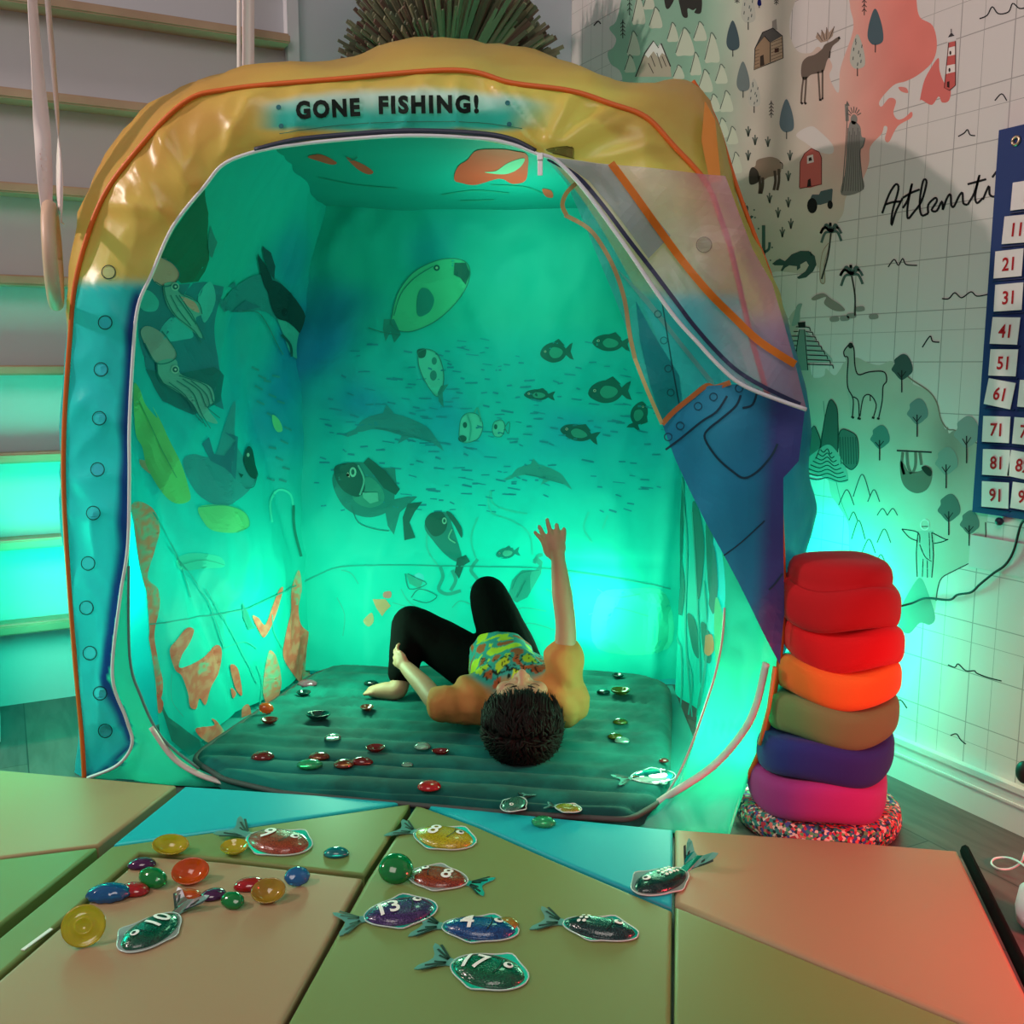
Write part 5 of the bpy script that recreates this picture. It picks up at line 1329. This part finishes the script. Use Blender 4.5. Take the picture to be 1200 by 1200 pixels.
gem(637, 963, 27, 'lgreen', 'facet', 'clear green oval gem alone on the blue corner before the tent', .66, -8, 8, 0)
TG = 'plastic gems scattered on the velvet mat in the tent'
for a_ in [(430, 833, 15, 'brown', 'bowl', 'small brown gem on the velvet mat left of the child, nearest the elbow', 1),
           (360, 800, 20, 'pink', 'shell', 'pink speckled shell gem at the far left corner of the velvet mat', .7),
           (356, 814, 16, 'dark', 'bowl', 'tiny dark bowl gem just before the pink shell gem', .8),
           (316, 847, 19, 'brown', 'bowl', 'brown bowl gem beside the standing orange shell gem', .8),
           (373, 842, 27, 'dark', 'bowl', 'wide dark clear-rimmed gem in the middle left of the velvet mat', .7),
           (390, 867, 18, 'clear', 'dome', 'clear green-tinted round gem, left half of the velvet mat', .9),
           (374, 886, 21, 'brown', 'shell', 'brown ridged gem behind the light green shell gem', .7),
           (363, 897, 26, 'lgreen', 'shell', 'light green shell gem near the front left of the velvet mat', .6),
           (308, 887, 25, 'dkred', 'dome', 'dark red oval gem nearest the left front corner of the velvet mat', .75),
           (403, 898, 22, 'brown', 'dome', 'amber-brown round gem touching a long crimson gem', .85),
           (424, 894, 25, 'dkred', 'dome', 'long crimson gem lying between the amber-brown gem and the red bowl gem', .55),
           (440, 878, 21, 'dkred', 'bowl', 'deep red bowl gem with a bright rim, left of the clear gem by the head', .85),
           (495, 876, 18, 'clear', 'dome', 'clear green gem left of the child\'s head', .9),
           (516, 882, 19, 'dkred', 'bowl', 'dark red gem right against the left side of the head', .6),
           (477, 894, 13, 'clear', 'facet', 'tiny clear gem before the velvet channel left of the head', .7),
           (503, 923, 26, 'red', 'dome', 'bright red round gem on the front edge of the velvet mat', .85),
           (435, 801, 16, 'dark', 'dome', 'dark gem by the child\'s pale foot', .6),
           (724, 794, 14, 'dark', 'bowl', 'dark bowl gem farthest right back on the velvet mat', .8),
           (707, 813, 15, 'dark', 'facet', 'flat dark gem left of the olive bowl gem', .7),
           (727, 813, 22, 'olive', 'bowl', 'olive green bowl gem at the right of the child', .8),
           (727, 847, 17, 'olive', 'dome', 'olive dark gem halfway down the right of the velvet mat', .75),
           (721, 863, 17, 'olive', 'dome', 'dark olive gem overlapping a clear one at the right', .7),
           (729, 868, 17, 'clear', 'dome', 'clear gem in front of the dark olive one at the right', .75),
           (778, 893, 11, 'dkred', 'dome', 'tiny dark red gem at the right edge of the velvet mat', .8),
           (777, 920, 10, 'clear', 'facet', 'tiny clear gem at the right front edge of the velvet mat', .8)]:
    gem(*a_[:6], asp=a_[6], base=.050, grp=TG)
gem(312, 832, 15, 'orange', 'shell', 'bright orange shell gem standing on edge against the left tent wall', .75, 0, 62, 20, base=.050, grp=TG)

# ================================================================== GEL FISH
film_m = clear_mat('clear vinyl film', 0xe8f4f0, .06, .55)
def gel_mat(nm, col, dark):
    m, nt, lk, b = new_mat(nm)
    tc = nt.new('ShaderNodeTexCoord'); vo = nt.new('ShaderNodeTexVoronoi'); vo.inputs['Scale'].default_value = 420
    rp = nt.new('ShaderNodeMix'); rp.data_type = 'RGBA'; rp.inputs[6].default_value = hx(col); rp.inputs[7].default_value = hx(dark)
    mt_ = nt.new('ShaderNodeMath'); mt_.operation = 'MULTIPLY'; mt_.inputs[1].default_value = 1.3
    lk.new(tc.outputs['Object'], vo.inputs['Vector']); lk.new(vo.outputs['Distance'], mt_.inputs[0]); lk.new(mt_.outputs[0], rp.inputs[0]); lk.new(rp.outputs[2], b.inputs[0])
    bp = nt.new('ShaderNodeBump'); bp.inputs['Strength'].default_value = .35; bp.inputs['Distance'].default_value = .0012; lk.new(vo.outputs['Distance'], bp.inputs['Height']); lk.new(bp.outputs[0], b.inputs['Normal'])
    b.inputs['Roughness'].default_value = .18; b.inputs['Coat Weight'].default_value = .8; b.inputs['Coat Roughness'].default_value = .05
    tr = nt.new('ShaderNodeBsdfTranslucent'); lk.new(rp.outputs[2], tr.inputs[0])
    mx = nt.new('ShaderNodeMixShader'); mx.inputs[0].default_value = .18; lk.new(b.outputs[0], mx.inputs[1]); lk.new(tr.outputs[0], mx.inputs[2]); lk.new(mx.outputs[0], nt['Material Output'].inputs[0])
    return m
white_ink = mat('white ink', 0xf0f0ec, .5); black_ink = mat('black ink', 0x0a1614, .45); eye_w = mat('white eye', 0xf2f2ee, .35)
tail_m = clear_mat('teal tinted film', 0x86d2c6, .15, .25)
def bodyw(s):  # half width along the body 0 tail .. 1 nose
    return (math.sin(math.pi * min(1, s * .93 + .07)) ** .62) * (.72 + .28 * s) if s < .97 else .30
def bw(s): return max(0.0, 1 - abs((s - .5) / .5) ** 2.1) ** .62 * (.90 + .10 * s)
def gel_fish(head, tail, num, col, dark, label, z=TZ, wide=.232, flip=1, dots=0, zt=0.0, numflip=0, tailturn=0.0, curl=0.0, name='gel_fish', film_only=False, numoff=0.0):
    a, b = on_z(*tail, z), on_z(*head, z)
    L = (b - a).length; ang = math.atan2((b - a).y, (b - a).x)
    zr = z
    e = empty(name, Vector((a.x, a.y, zr)), label, 'toy fish', 'numbered gel fish')
    Mx = Matrix.Translation((a.x, a.y, zr + .0005)) @ Matrix.Rotation(ang, 4, 'Z') @ Matrix.Diagonal((L, L * flip, L, 1))
    X0, X1 = .27, .955
    def zb(x): return curl * max(0, (X0 + .08 - x)) ** 2 * 1.6
    def top(x, y):
        s = (x - X0) / (X1 - X0)
        if s <= 0 or s >= 1: return .012 + zb(x)
        w_ = bw(s) * wide; t = min(1, abs(y) / max(w_, 1e-4))
        return .012 + .085 * (max(0, 1 - t ** 2.2) ** .6) * min(1, bw(s) * 1.2) + zb(x)
    # gel body
    NXs, NYs = 26, 14
    vs, fs = [], []
    for i in range(NXs + 1):
        s = .5 - .5 * math.cos(math.pi * i / NXs); s = .002 + .996 * s; x = X0 + (X1 - X0) * s; w_ = bw(s) * wide
        for j in range(NYs + 1):
            t = -1 + 2 * j / NYs; y = w_ * math.sin(t * math.pi / 2)
            vs.append(Mx @ Vector((x, y, .002 + (.083 * (max(0, 1 - abs(math.sin(t * math.pi / 2)) ** 2.2) ** .6) * min(1, bw(s) * 1.2)) + .008)))
    nb = len(vs)
    for i in range(NXs):
        for j in range(NYs):
            k = i * (NYs + 1) + j; fs.append((k, k + 1, k + NYs + 2, k + NYs + 1))
    for i in range(NXs + 1):
        for j in (0, NYs): p = vs[i * (NYs + 1) + j].copy(); p.z = zr + .001; vs.append(p)
    for i in range(NXs):
        fs.append((i * (NYs + 1), nb + i * 2, nb + i * 2 + 2, (i + 1) * (NYs + 1))); fs.append((i * (NYs + 1) + NYs, (i + 1) * (NYs + 1) + NYs, nb + i * 2 + 3, nb + i * 2 + 1))
    mesh('gel_body', vs, fs, film_m if film_only else gel_mat('gel ' + hex(col), col, dark), e)
    # film outline: round body, dorsal fin, belly fin
    out = []
    for i in range(25):
        s = .5 - .5 * math.cos(math.pi * i / 24); x = X0 - .01 + (X1 + .035 - X0) * s; out.append((x, max(.03, bw(s) * wide + .030) + (.075 * math.exp(-((s - .62) / .13) ** 2))))
    for i in range(25):
        s = .5 + .5 * math.cos(math.pi * i / 24); x = X0 - .01 + (X1 + .035 - X0) * s; out.append((x, -max(.03, bw(s) * wide + .024) - (.045 * math.exp(-((s - .42) / .12) ** 2))))
    def plate(P, nm, m_, z0, z1, par=e):
        n = len(P); V = [Mx @ Vector((x, y, z1 + zb(x))) for x, y in P] + [Mx @ Vector((x, y, z0 + zb(x))) for x, y in P]
        tr = tessellate_polygon([[Vector((x, y, 0)) for x, y in P]])
        Fs = [tuple(t) for t in tr] + [tuple(n + i for i in reversed(t)) for t in tr] + [(i, (i + 1) % n, n + (i + 1) % n, n + i) for i in range(n)]
        return mesh(nm, V, Fs, m_, par, False)
    fe = plate(out, 'film_edge', film_m, .002, .014)
    tube('welded_rim', [Mx @ Vector((x, y, .013 + zb(x))) for x, y in out + out[:1]], .0011, mat('welded vinyl rim', 0xd8e8e4, .15, alpha=.75), fe, 6)
    tl = [(.30, .045), (.22, .055), (.12, .12), (.02, .20), (-.02, .21), (-.01, .15), (.05, .06), (.07, .0), (.05, -.06), (-.01, -.15), (-.02, -.21), (.02, -.20), (.12, -.12), (.22, -.055), (.30, -.045)]
    tt = plate([(x, y + tailturn * max(0, .3 - x)) for x, y in tl], 'tail_fin', tail_m, .004, .012)
    V, Fs = [], []
    def strip(P, w_, V, Fs, lift=.004):
        n = len(P); b0 = len(V)
        for i in range(n):
            p, q = P[max(0, i - 1)], P[min(n - 1, i + 1)]; dx, dy = q[0] - p[0], q[1] - p[1]; l = math.hypot(dx, dy) or 1
            for sg in (-1, 1):
                x, y = P[i][0] - dy / l * w_ / 2 * sg, P[i][1] + dx / l * w_ / 2 * sg
                V.append(Mx @ Vector((x, y, top(x, y) + lift)))
        for i in range(n - 1): Fs.append((b0 + 2 * i, b0 + 2 * i + 1, b0 + 2 * i + 3, b0 + 2 * i + 2))
    for y_ in (-.17, -.11, -.05, .05, .11, .17):
        strip([(.21 - .002 * k * 9, (y_ * .25 + y_ * .95 * k / 9) + tailturn * max(0, .3 - (.21 - .018 * k))) for k in range(10)] if abs(y_) > .06 else [(.21 - .012 * k, (y_ * .4 + y_ * .6 * k / 9) + tailturn * max(0, .3 - (.21 - .012 * k))) for k in range(10)], .024, V, Fs)
    mesh('fin_lines', V, Fs, black_ink, tt, False)
    # eye, gill line
    def blob(cx, cy, r_, nm, m_, lift, par):
        V = [Mx @ Vector((cx, cy, top(cx, cy) + lift + .004))]; n = 16
        for i in range(n):
            x, y = cx + r_ * math.cos(2 * math.pi * i / n), cy + r_ * math.sin(2 * math.pi * i / n); V.append(Mx @ Vector((x, y, top(x, y) + lift)))
        return mesh(nm, V, [(0, 1 + i, 1 + (i + 1) % n) for i in range(n)], m_, par, False)
    ey = blob(.79, .035, .044, 'eye', eye_w, .006, e); blob(.797, .042, .022, 'pupil', black_ink, .009, ey)
    V, Fs = [], []
    strip([(.70 + .035 * math.sin(math.pi * k / 10), -.11 + .22 * k / 10) for k in range(11)], .010, V, Fs, .006)
    mesh('gill_line', V, Fs, black_ink if not film_only else white_ink, e, False)
    V, Fs = [], []
    if dots:
        for k in range(dots):
            cx, cy = .42 + .052 * (k // 3) + .012 * (k % 3), -.045 + .05 * (k % 3); n = 10; b0 = len(V)
            for i in range(n):
                x, y = cx + .019 * math.cos(2 * math.pi * i / n), cy + .019 * math.sin(2 * math.pi * i / n); V.append(Mx @ Vector((x, y, top(x, y) + .007)))
            Fs.append(tuple(range(b0, b0 + n)))
        mesh('white_dots', V, Fs, white_ink, e, False)
    elif num:
        trs = text_tris(num, .018); xs = [p[0] for T in trs for p in T]; mid = (min(xs) + max(xs)) / 2
        for T in trs:
            st_ = [T]
            while st_:
                t = st_.pop(); Ls = [math.dist(t[i], t[(i + 1) % 3]) for i in range(3)]; mL = max(Ls)
                if mL > .15:
                    i = Ls.index(mL); A_, B_, D_ = t[i], t[(i + 1) % 3], t[(i + 2) % 3]; M2 = ((A_[0] + B_[0]) / 2, (A_[1] + B_[1]) / 2); st_ += [[A_, M2, D_], [M2, B_, D_]]; continue
                b0 = len(V)
                for (px_, py_) in t:
                    x, y = (px_ - mid) * .26 + .02 * 0, (py_ - .36) * .27
                    if numflip: x, y = -x, -y
                    x += .50 + numoff; y = y * flip; V.append(Mx @ Vector((x, y, top(x, y) + .007)))
                Fs.append((b0, b0 + 1, b0 + 2))
        mesh('number', V, Fs, white_ink, e, False)
    return e
gel_fish((558, 991), (463, 971), '8', 0xd8cc1e, 0x9a9010, 'yellow gel fish with clear film edges, farthest back of the fish on the olive panel')
gel_fish((478, 1024), (572, 1040), '8', 0xb04a1c, 0x6a2410, 'orange-red gel fish marked 8, its nose against the bright green gem', numflip=1, flip=-1)
gel_fish((514, 1062), (396, 1084), '13', 0x5a3a86, 0x2c1c4c, 'purple gel fish marked 13 lying left of the blue one')
gel_fish((610, 1094), (487, 1084), '4', 0x1464a8, 0x0a3870, 'blue gel fish marked 4 with the amber gem at its head', wide=.175)
gel_fish((620, 1152), (500, 1122), '17', 0x0a7a4c, 0x064a30, 'bright green gel fish marked 17, nearest the camera')
gel_fish((750, 1098), (630, 1077), '', 0x1c4c48, 0x0a2826, 'dark green gel fish with few white dots, alone right on the olive panel', dots=6, wide=.165)
gel_fish((743, 1048), (822, 1013), '', 0x14443c, 0x08201c, 'dark gel fish with many white dots lying across the seam beside the blue corner', dots=12, flip=-1, curl=.9, wide=.20)
gel_fish((143, 1118), (226, 1058), '10', 0x0c6c4c, 0x063c2c, 'dark green gel fish marked 10 on the beige panel at the left', numflip=1, flip=-1, curl=.5)
gel_fish((364, 997), (268, 975), '9', 0xb8502c, 0x7a2c18, 'red-orange gel fish with a teal tail on the green strip, behind the beige panel', curl=.3)
gel_fish((592, 952), (618, 930), '', 0x4c8c78, 0x2c5c50, 'fish tail with dark fin lines peeking over the blue corner at the tent edge', z=.052, name='gel_fish', film_only=False)
gel_fish((682, 950), (640, 944), '', 0xa8b030, 0x707818, 'pale yellow gel fish half hidden behind the blue corner at the tent edge', z=.052)
gel_fish((792, 908), (722, 915), '', 0x9adcd0, 0x6ab0a0, 'clear gel fish lying on the velvet mat by the right end of the opening', z=.054, film_only=True)

# ================================================================== THE CHILD
def sph(bm, c, r, s=(1, 1, 1), rot=None, seg=20):
    M_ = Matrix.Translation(c) @ (rot.to_4x4() if rot is not None else Matrix.Identity(4)) @ Matrix.Diagonal((s[0], s[1], s[2], 1))
    bmesh.ops.create_uvsphere(bm, u_segments=seg, v_segments=seg // 2 + 2, radius=r, matrix=M_)
def limb(bm, P, rr, seg=18):
    P = [Vector(p) for p in P]
    D = cr(P, 6); n = len(D); rs = []
    for i in range(len(P) - 1):
        for k in range(6): rs.append(rr[i] + (rr[i + 1] - rr[i]) * k / 6)
    rs.append(rr[-1])
    vs, fs = [], []; last = None
    V = []
    for i, p in enumerate(D):
        t = (D[min(i + 1, n - 1)] - D[max(i - 1, 0)]).normalized()
        if last is None:
            s_ = t.cross(Z3)
            if s_.length < .1: s_ = t.cross(Vector((1, 0, 0)))
            s_.normalize()
        else: s_ = (last - t * last.dot(t)).normalized()
        last = s_; q = t.cross(s_)
        V.append([bm.verts.new(p + (s_ * math.cos(2 * math.pi * k / seg) + q * math.sin(2 * math.pi * k / seg)) * rs[i]) for k in range(seg)])
    for i in range(n - 1):
        for k in range(seg): bm.faces.new((V[i][k], V[i][(k + 1) % seg], V[i + 1][(k + 1) % seg], V[i + 1][k]))
    bm.faces.new(V[0][::-1]); bm.faces.new(V[-1])
    sph(bm, D[0], rs[0], seg=14); sph(bm, D[-1], rs[-1], seg=14)
def remeshed(name, bm, vox, m_, parent, smooth_it=6, tweak=None, colf=None):
    me = bpy.data.meshes.new('tmp'); bm.to_mesh(me); bm.free()
    o = bpy.data.objects.new('tmp', me); C.objects.link(o)
    r = o.modifiers.new('r', 'REMESH'); r.mode = 'VOXEL'; r.voxel_size = vox; r.use_smooth_shade = True
    s_ = o.modifiers.new('s', 'SMOOTH'); s_.factor = .5; s_.iterations = smooth_it
    dg = bpy.context.evaluated_depsgraph_get(); m2 = bpy.data.meshes.new_from_object(o.evaluated_get(dg))
    bpy.data.objects.remove(o); m2.name = name
    if tweak:
        m2.update()
        nn = [v.normal.copy() for v in m2.vertices]
        for v, n_ in zip(m2.vertices, nn): v.co = v.co + n_ * tweak(v.co)
    if colf:
        ca = m2.color_attributes.new('Col', 'FLOAT_COLOR', 'POINT'); d = []
        for v in m2.vertices: d.extend(tuple(colf(v.co)) + (1.0,))
        ca.data.foreach_set('color', d)
    return link(name, m2, m_, parent)
MZ = .052
def P3(u, v, Y): return at_d(u, v, Y)
kid = empty('person', CW(.0, 2.25, MZ), 'child in tie-dye T-shirt and dark trousers lying on the velvet mat, one arm raised', 'person')
skin = mat('skin', 0xb8846a, .55, spec=.35, bmp=(60, .05, .001))
HD = CW(.022, 2.065, MZ + .083)           # head centre
AX = (CW(.012, -1, 0) .normalized())     # crown direction (towards the viewer)
face_up = (Z3 * .93 + CW(0, .36)).normalized()
RX = AX.cross(face_up).normalized(); face_up = RX.cross(AX).normalized()
Rh = Matrix((RX, AX, face_up)).transposed()
def hp(x, y, z): return HD + RX * x + AX * y + face_up * z     # right, crown, face
shL, shR = CW(-.092, 2.215, MZ + .070), CW(.118, 2.200, MZ + .075)
chest, pelvis = CW(.004, 2.30, MZ + .085), CW(-.045, 2.455, MZ + .075)
bm = bmesh.new()
sph(bm, HD, .072, (.93, 1.10, 1.04), Rh, 32)                                  # skull
sph(bm, hp(0, -.040, .028), .055, (.92, .98, .90), Rh, 24)                    # jaw and cheeks
sph(bm, hp(0, .022, .058), .045, (1.15, .7, .42), Rh, 20)                     # brow
sph(bm, hp(0, -.028, .088), .0135, (.85, 1.0, 1.0), Rh, 14)                   # nose tip
limb(bm, [hp(0, .006, .071), hp(0, -.012, .080), hp(0, -.026, .088)], [.007, .008, .010])
for s_ in (-1, 1):
    sph(bm, hp(.010 * s_, -.030, .082), .0072, (1, 1, 1), Rh, 10)
    sph(bm, hp(.026 * s_, -.004, .064), .013, (1.2, .8, .6), Rh, 14)          # closed eyes
    sph(bm, hp(.070 * s_, -.012, .002), .018, (.35, .95, 1.0), Rh, 14)        # ears
    sph(bm, hp(.034 * s_, -.034, .052), .024, (1, 1, .8), Rh, 14)
sph(bm, hp(0, -.053, .078), .016, (1.3, .34, .5), Rh, 14); sph(bm, hp(0, -.062, .075), .014, (1.2, .36, .5), Rh, 14)   # lips
sph(bm, hp(0, -.080, .062), .018, (1, .8, .8), Rh, 14)                        # chin
limb(bm, [hp(0, -.050, -.01), chest + Vector((0, 0, .005)) + CW(0, -.07)], [.038, .042])
limb(bm, [chest, (chest + pelvis) / 2, pelvis], [.075, .068, .072])
limb(bm, [shL, chest], [.036, .05]); limb(bm, [shR, chest], [.036, .05])
# left arm (picture left): elbow on the mat, hand on the shin
elL, wrL = P3(518, 826, 2.20), P3(476, 782, 2.36)
limb(bm, [shL, elL, (elL + wrL) / 2, wrL], [.032, .026, .024, .017])
# right arm raised
elR, wrR = P3(663, 735, 2.20), P3(654, 655, 2.21)
limb(bm, [shR, (shR + elR) / 2, elR, (elR + wrR) / 2, wrR], [.032, .028, .0235, .0235, .0155])
def hand(bm, w, d, side, nrm, fing, k=1.0):
    """w wrist, d direction, side towards the thumb, fing list of (angle in palm plane, length, curl)"""
    d = d.normalized(); side = (side - d * side.dot(d)).normalized(); nrm = (nrm - d * nrm.dot(d) - side * nrm.dot(side)).normalized()
    pc = w + d * .024 * k
    M3 = Matrix((side, d, nrm)).transposed()
    sph(bm, pc, .022 * k, (.92, 1.05, .50), M3, 16)
    limb(bm, [w, w + d * .018 * k], [.0145 * k, .015 * k], 12)
    for i, (an, ln, cu) in enumerate(fing):
        o_ = pc + side * (.0165 - .011 * i) * k + d * (.014 - .002 * abs(i - 1)) * k
        dd = (d * math.cos(R(an)) + side * math.sin(R(an))).normalized()
        p = [o_]; cang = 0
        for sgm, f_ in enumerate((.44, .32, .24)):
            cang += cu * (0.6 if sgm == 0 else 1)
            q = dd * math.cos(R(cang)) + nrm * math.sin(R(cang)); p.append(p[-1] + q * ln * f_ * k)
        limb(bm, p, [.0058 * k, .0053 * k, .0048 * k, .0040 * k], 10)
    return pc, side, d, nrm
# raised hand: index finger stretched sideways, the others half folded
ch = CW(0, 1)
pc, sd, dd, nn = hand(bm, wrR, P3(648, 622, 2.215) - wrR, CW(-1, 0), CW(0, 1), [(14, .040, 22), (2, .046, 18), (-8, .042, 30), (-16, .034, 36)], 1.18)
limb(bm, [wrR + sd * .008 + dd * .006, wrR + sd * .022 + dd * .018, P3(636, 634, 2.21), P3(627, 624, 2.205)], [.0085, .0075, .0062, .0048], 10)
# left hand closes over the shin
pc2, sd2, dd2, nn2 = hand(bm, wrL, P3(449, 757, 2.42) - wrL, Z3, CW(.5, 1), [(16, .036, 26), (4, .040, 28), (-8, .038, 32), (-18, .031, 36)])
limb(bm, [wrL + sd2 * .008 + dd2 * .004, wrL + sd2 * .020 + dd2 * .018, wrL + sd2 * .024 + dd2 * .036], [.0078, .0066, .0048], 10)
# legs (inside the trousers) and feet
hipL, hipR = pelvis + CW(-.045, .01, .0), pelvis + CW(.055, .0, .0)
kneeL, kneeR = P3(482, 733, 2.49), P3(572, 698, 2.50)
ankL, ankR = P3(470, 792, 2.44), P3(612, 762, 2.58)
ankL.z = max(ankL.z, MZ + .035); ankR.z = MZ + .04
limb(bm, [hipL, kneeL], [.055, .040]); limb(bm, [kneeL, ankL], [.038, .024])
limb(bm, [hipR, kneeR], [.055, .040]); limb(bm, [kneeR, ankR], [.038, .024])
ft0, ft1 = P3(466, 796, 2.42), P3(436, 795, 2.43); ft0.z = MZ + .026; ft1.z = MZ + .018
limb(bm, [ankL, ft0, (ft0 + ft1) / 2, ft1], [.024, .025, .022, .015], 14)
for k in range(5): limb(bm, [ft1 + CW(.002, -.014 + .008 * k), ft1 + CW(-.018 + .002 * k, -.016 + .009 * k, -.002)], [.0068, .0050 + (.0015 if k == 4 else 0)], 8)
ft2 = ankR + CW(.055, .0, -.012)
limb(bm, [ankR, ft2], [.026, .017], 14)
body = remeshed('body', bm, .0034, skin, kid, 4)
# eyes, brows, mouth as thin marks on the face
eb = mat('dark hair', 0x14100c, .75, spec=.25)
for s_ in (-1, 1):
    tube('eyelashes', [hp((.014 + .006 * k) * s_, -.012 + .0010 * (k - 2) ** 2, .0728 - .0008 * (k - 2) ** 2) for k in range(5)], .0007, eb, kid, 6)
    tube('eyebrow', [hp((.012 + .008 * k) * s_, .016, .0775 - .0013 * k * k) for k in range(4)], .0016, eb, kid, 6)
tube('mouth', [hp(-.016 + .008 * k, -.0575, .0845 - .0012 * (k - 2) ** 2) for k in range(5)], .0014, mat('lip', 0x8a4a44, .5), kid, 6)
# hair: cap and tousled locks
bm = bmesh.new()
sph(bm, hp(0, .014, -.012), .087, (.97, .98, .98), Rh, 40)
hr = random.Random(11)
for k in range(1500):
    th, ph = hr.uniform(0, 2 * math.pi), math.asin(hr.uniform(-.25, 1))
    d = Vector((math.cos(th) * math.cos(ph), math.sin(ph), math.sin(th) * math.cos(ph)))
    if d.z > .50 and d.y < .50: continue
    b0 = hp(d.x * .082, .014 + d.y * .083, -.012 + d.z * .083)
    dirw = (RX * d.x + AX * d.y + face_up * d.z).normalized()
    fl_ = (face_up * .9 - AX * .3 + RX * .5 * math.sin(3 * th)) if d.z > 0 else (-face_up * .3 - AX * .7 + RX * .4 * d.x)
    fl_ = fl_ + Vector((hr.uniform(-.5, .5), hr.uniform(-.5, .5), hr.uniform(-.5, .5))); fl_ = (fl_ - dirw * fl_.dot(dirw)).normalized()
    ln = hr.uniform(.022, .038)
    p1 = b0 + dirw * .006 + fl_ * ln * .45; p2 = b0 + dirw * hr.uniform(.001, .010) + fl_ * ln
    lr = hr.uniform(.0026, .0044)
    for p in (b0, p1, p2): p.z = max(p.z, MZ + .003)
    vs_, fs_ = tube_geo([b0, b0.lerp(p1, .6) + dirw * .003, p1, p2], lambda t, lr=lr: lr * (1 - t) ** .5 + .0004, 5)
    vv = [bm.verts.new(v) for v in vs_]
    for f in fs_: bm.faces.new([vv[i] for i in f])
me = bpy.data.meshes.new('hair'); bm.to_mesh(me); bm.free()
hair = link('hair', me, mat('dark brown hair', 0x0e0a07, .7, spec=.2, bmp=(160, .6, .004, 3, 'Object', (1, 1, .3))), kid)
# fringe falling on the forehead
vs, fs = [], []
for k in range(150):
    x = hr.uniform(-.062, .062); y = .060 + hr.uniform(-.012, .012) - abs(x) * .25; zf = math.sqrt(max(0, .075 ** 2 - x * x * .8)) * .92
    b0 = hp(x, y + .012, zf - .018); sw = hr.uniform(-.010, .012)
    V_, F_ = tube_geo([b0, hp(x + sw * .4, y - .004, zf + .004), hp(x + sw, y - .020 - hr.uniform(0, .012), zf + .008)], lambda t: .0030 * (1 - t) + .0004, 5)
    o_ = len(vs); vs += V_; fs += [tuple(o_ + i for i in f) for f in F_]
mesh('fringe', vs, fs, MC['dark brown hair'], hair)
# T-shirt
bm = bmesh.new()
sph(bm, chest, .10, (1.06, 1.0, .84), None, 28)
limb(bm, [chest + CW(0, -.035, .0), (chest + pelvis) / 2 + Vector((0, 0, .012)), pelvis + CW(.01, -.03, .02)], [.088, .090, .084])
limb(bm, [shL, chest], [.060, .075]); limb(bm, [shR, chest], [.062, .075])
limb(bm, [shL + CW(.02, 0, 0), shL.lerp(elL, .45), shL.lerp(elL, .96)], [.050, .046, .044]); limb(bm, [shR + CW(-.02, 0, 0), shR.lerp(elR, .30), shR.lerp(elR, .60)], [.052, .047, .046])
def wr_(p): return .005 * ridge(p.x * 14, p.y * 14, p.z * 14) + .0035 * nz(p.x * 28, p.y * 28, p.z * 28) + .003 * math.sin(60 * p.x + 50 * p.z + 4 * nz(p.x * 10, p.y * 10, p.z * 10))
def shirt_col(p):
    q = p - (chest * .80 + pelvis * .20); x, y = q.dot(CW(1, 0)), q.dot(CW(0, 1))
    org = lin(0xc07c44)
    r_ = math.hypot(x + .0, y * .85)
    c = mixc(lin(0x2f8f88), org, sstep(.118, .140, r_ + .02 * nz(p.x * 20, p.y * 20, p.z * 20)))
    n_ = nz(p.x * 32, p.y * 32, p.z * 20 + 3)
    if r_ < .122:
        if n_ > .16: c = lin(0xb7c82c)
        elif n_ < -.22: c = lin(0xa8502a)
    n2 = nz(p.x * 55, p.y * 55, 7)
    if .07 < r_ < .12 and y < -.03 and abs(n2) < .07: c = lin(0x101410)
    return c
remeshed('t_shirt', bm, .005, print_mat('tie-dye jersey', .85, (90, .2, .001)), kid, 4, wr_, shirt_col)
# trousers
bm = bmesh.new()
sph(bm, pelvis + CW(0, .02, 0), .088, (1.08, .9, .90), None, 24)
limb(bm, [hipL + CW(0, -.02, 0), hipL.lerp(kneeL, .5), kneeL], [.072, .064, .052]); limb(bm, [kneeL, kneeL.lerp(ankL, .5), kneeL.lerp(ankL, .92)], [.052, .046, .038])
limb(bm, [hipR + CW(0, -.02, 0), hipR.lerp(kneeR, .5), kneeR], [.074, .066, .050]); limb(bm, [kneeR, kneeR.lerp(ankR, .5), ankR, ankR + CW(.03, 0, 0)], [.050, .046, .036, .032])
for v in bm.verts: v.co.z = max(v.co.z, MZ + .002)
remeshed('trousers', bm, .005, mat('black jersey trousers', 0x050807, .95, spec=.08, bmp=(40, .4, .004)), kid, 5, lambda p: .004 * nz(p.x * 18, p.y * 18, p.z * 18))
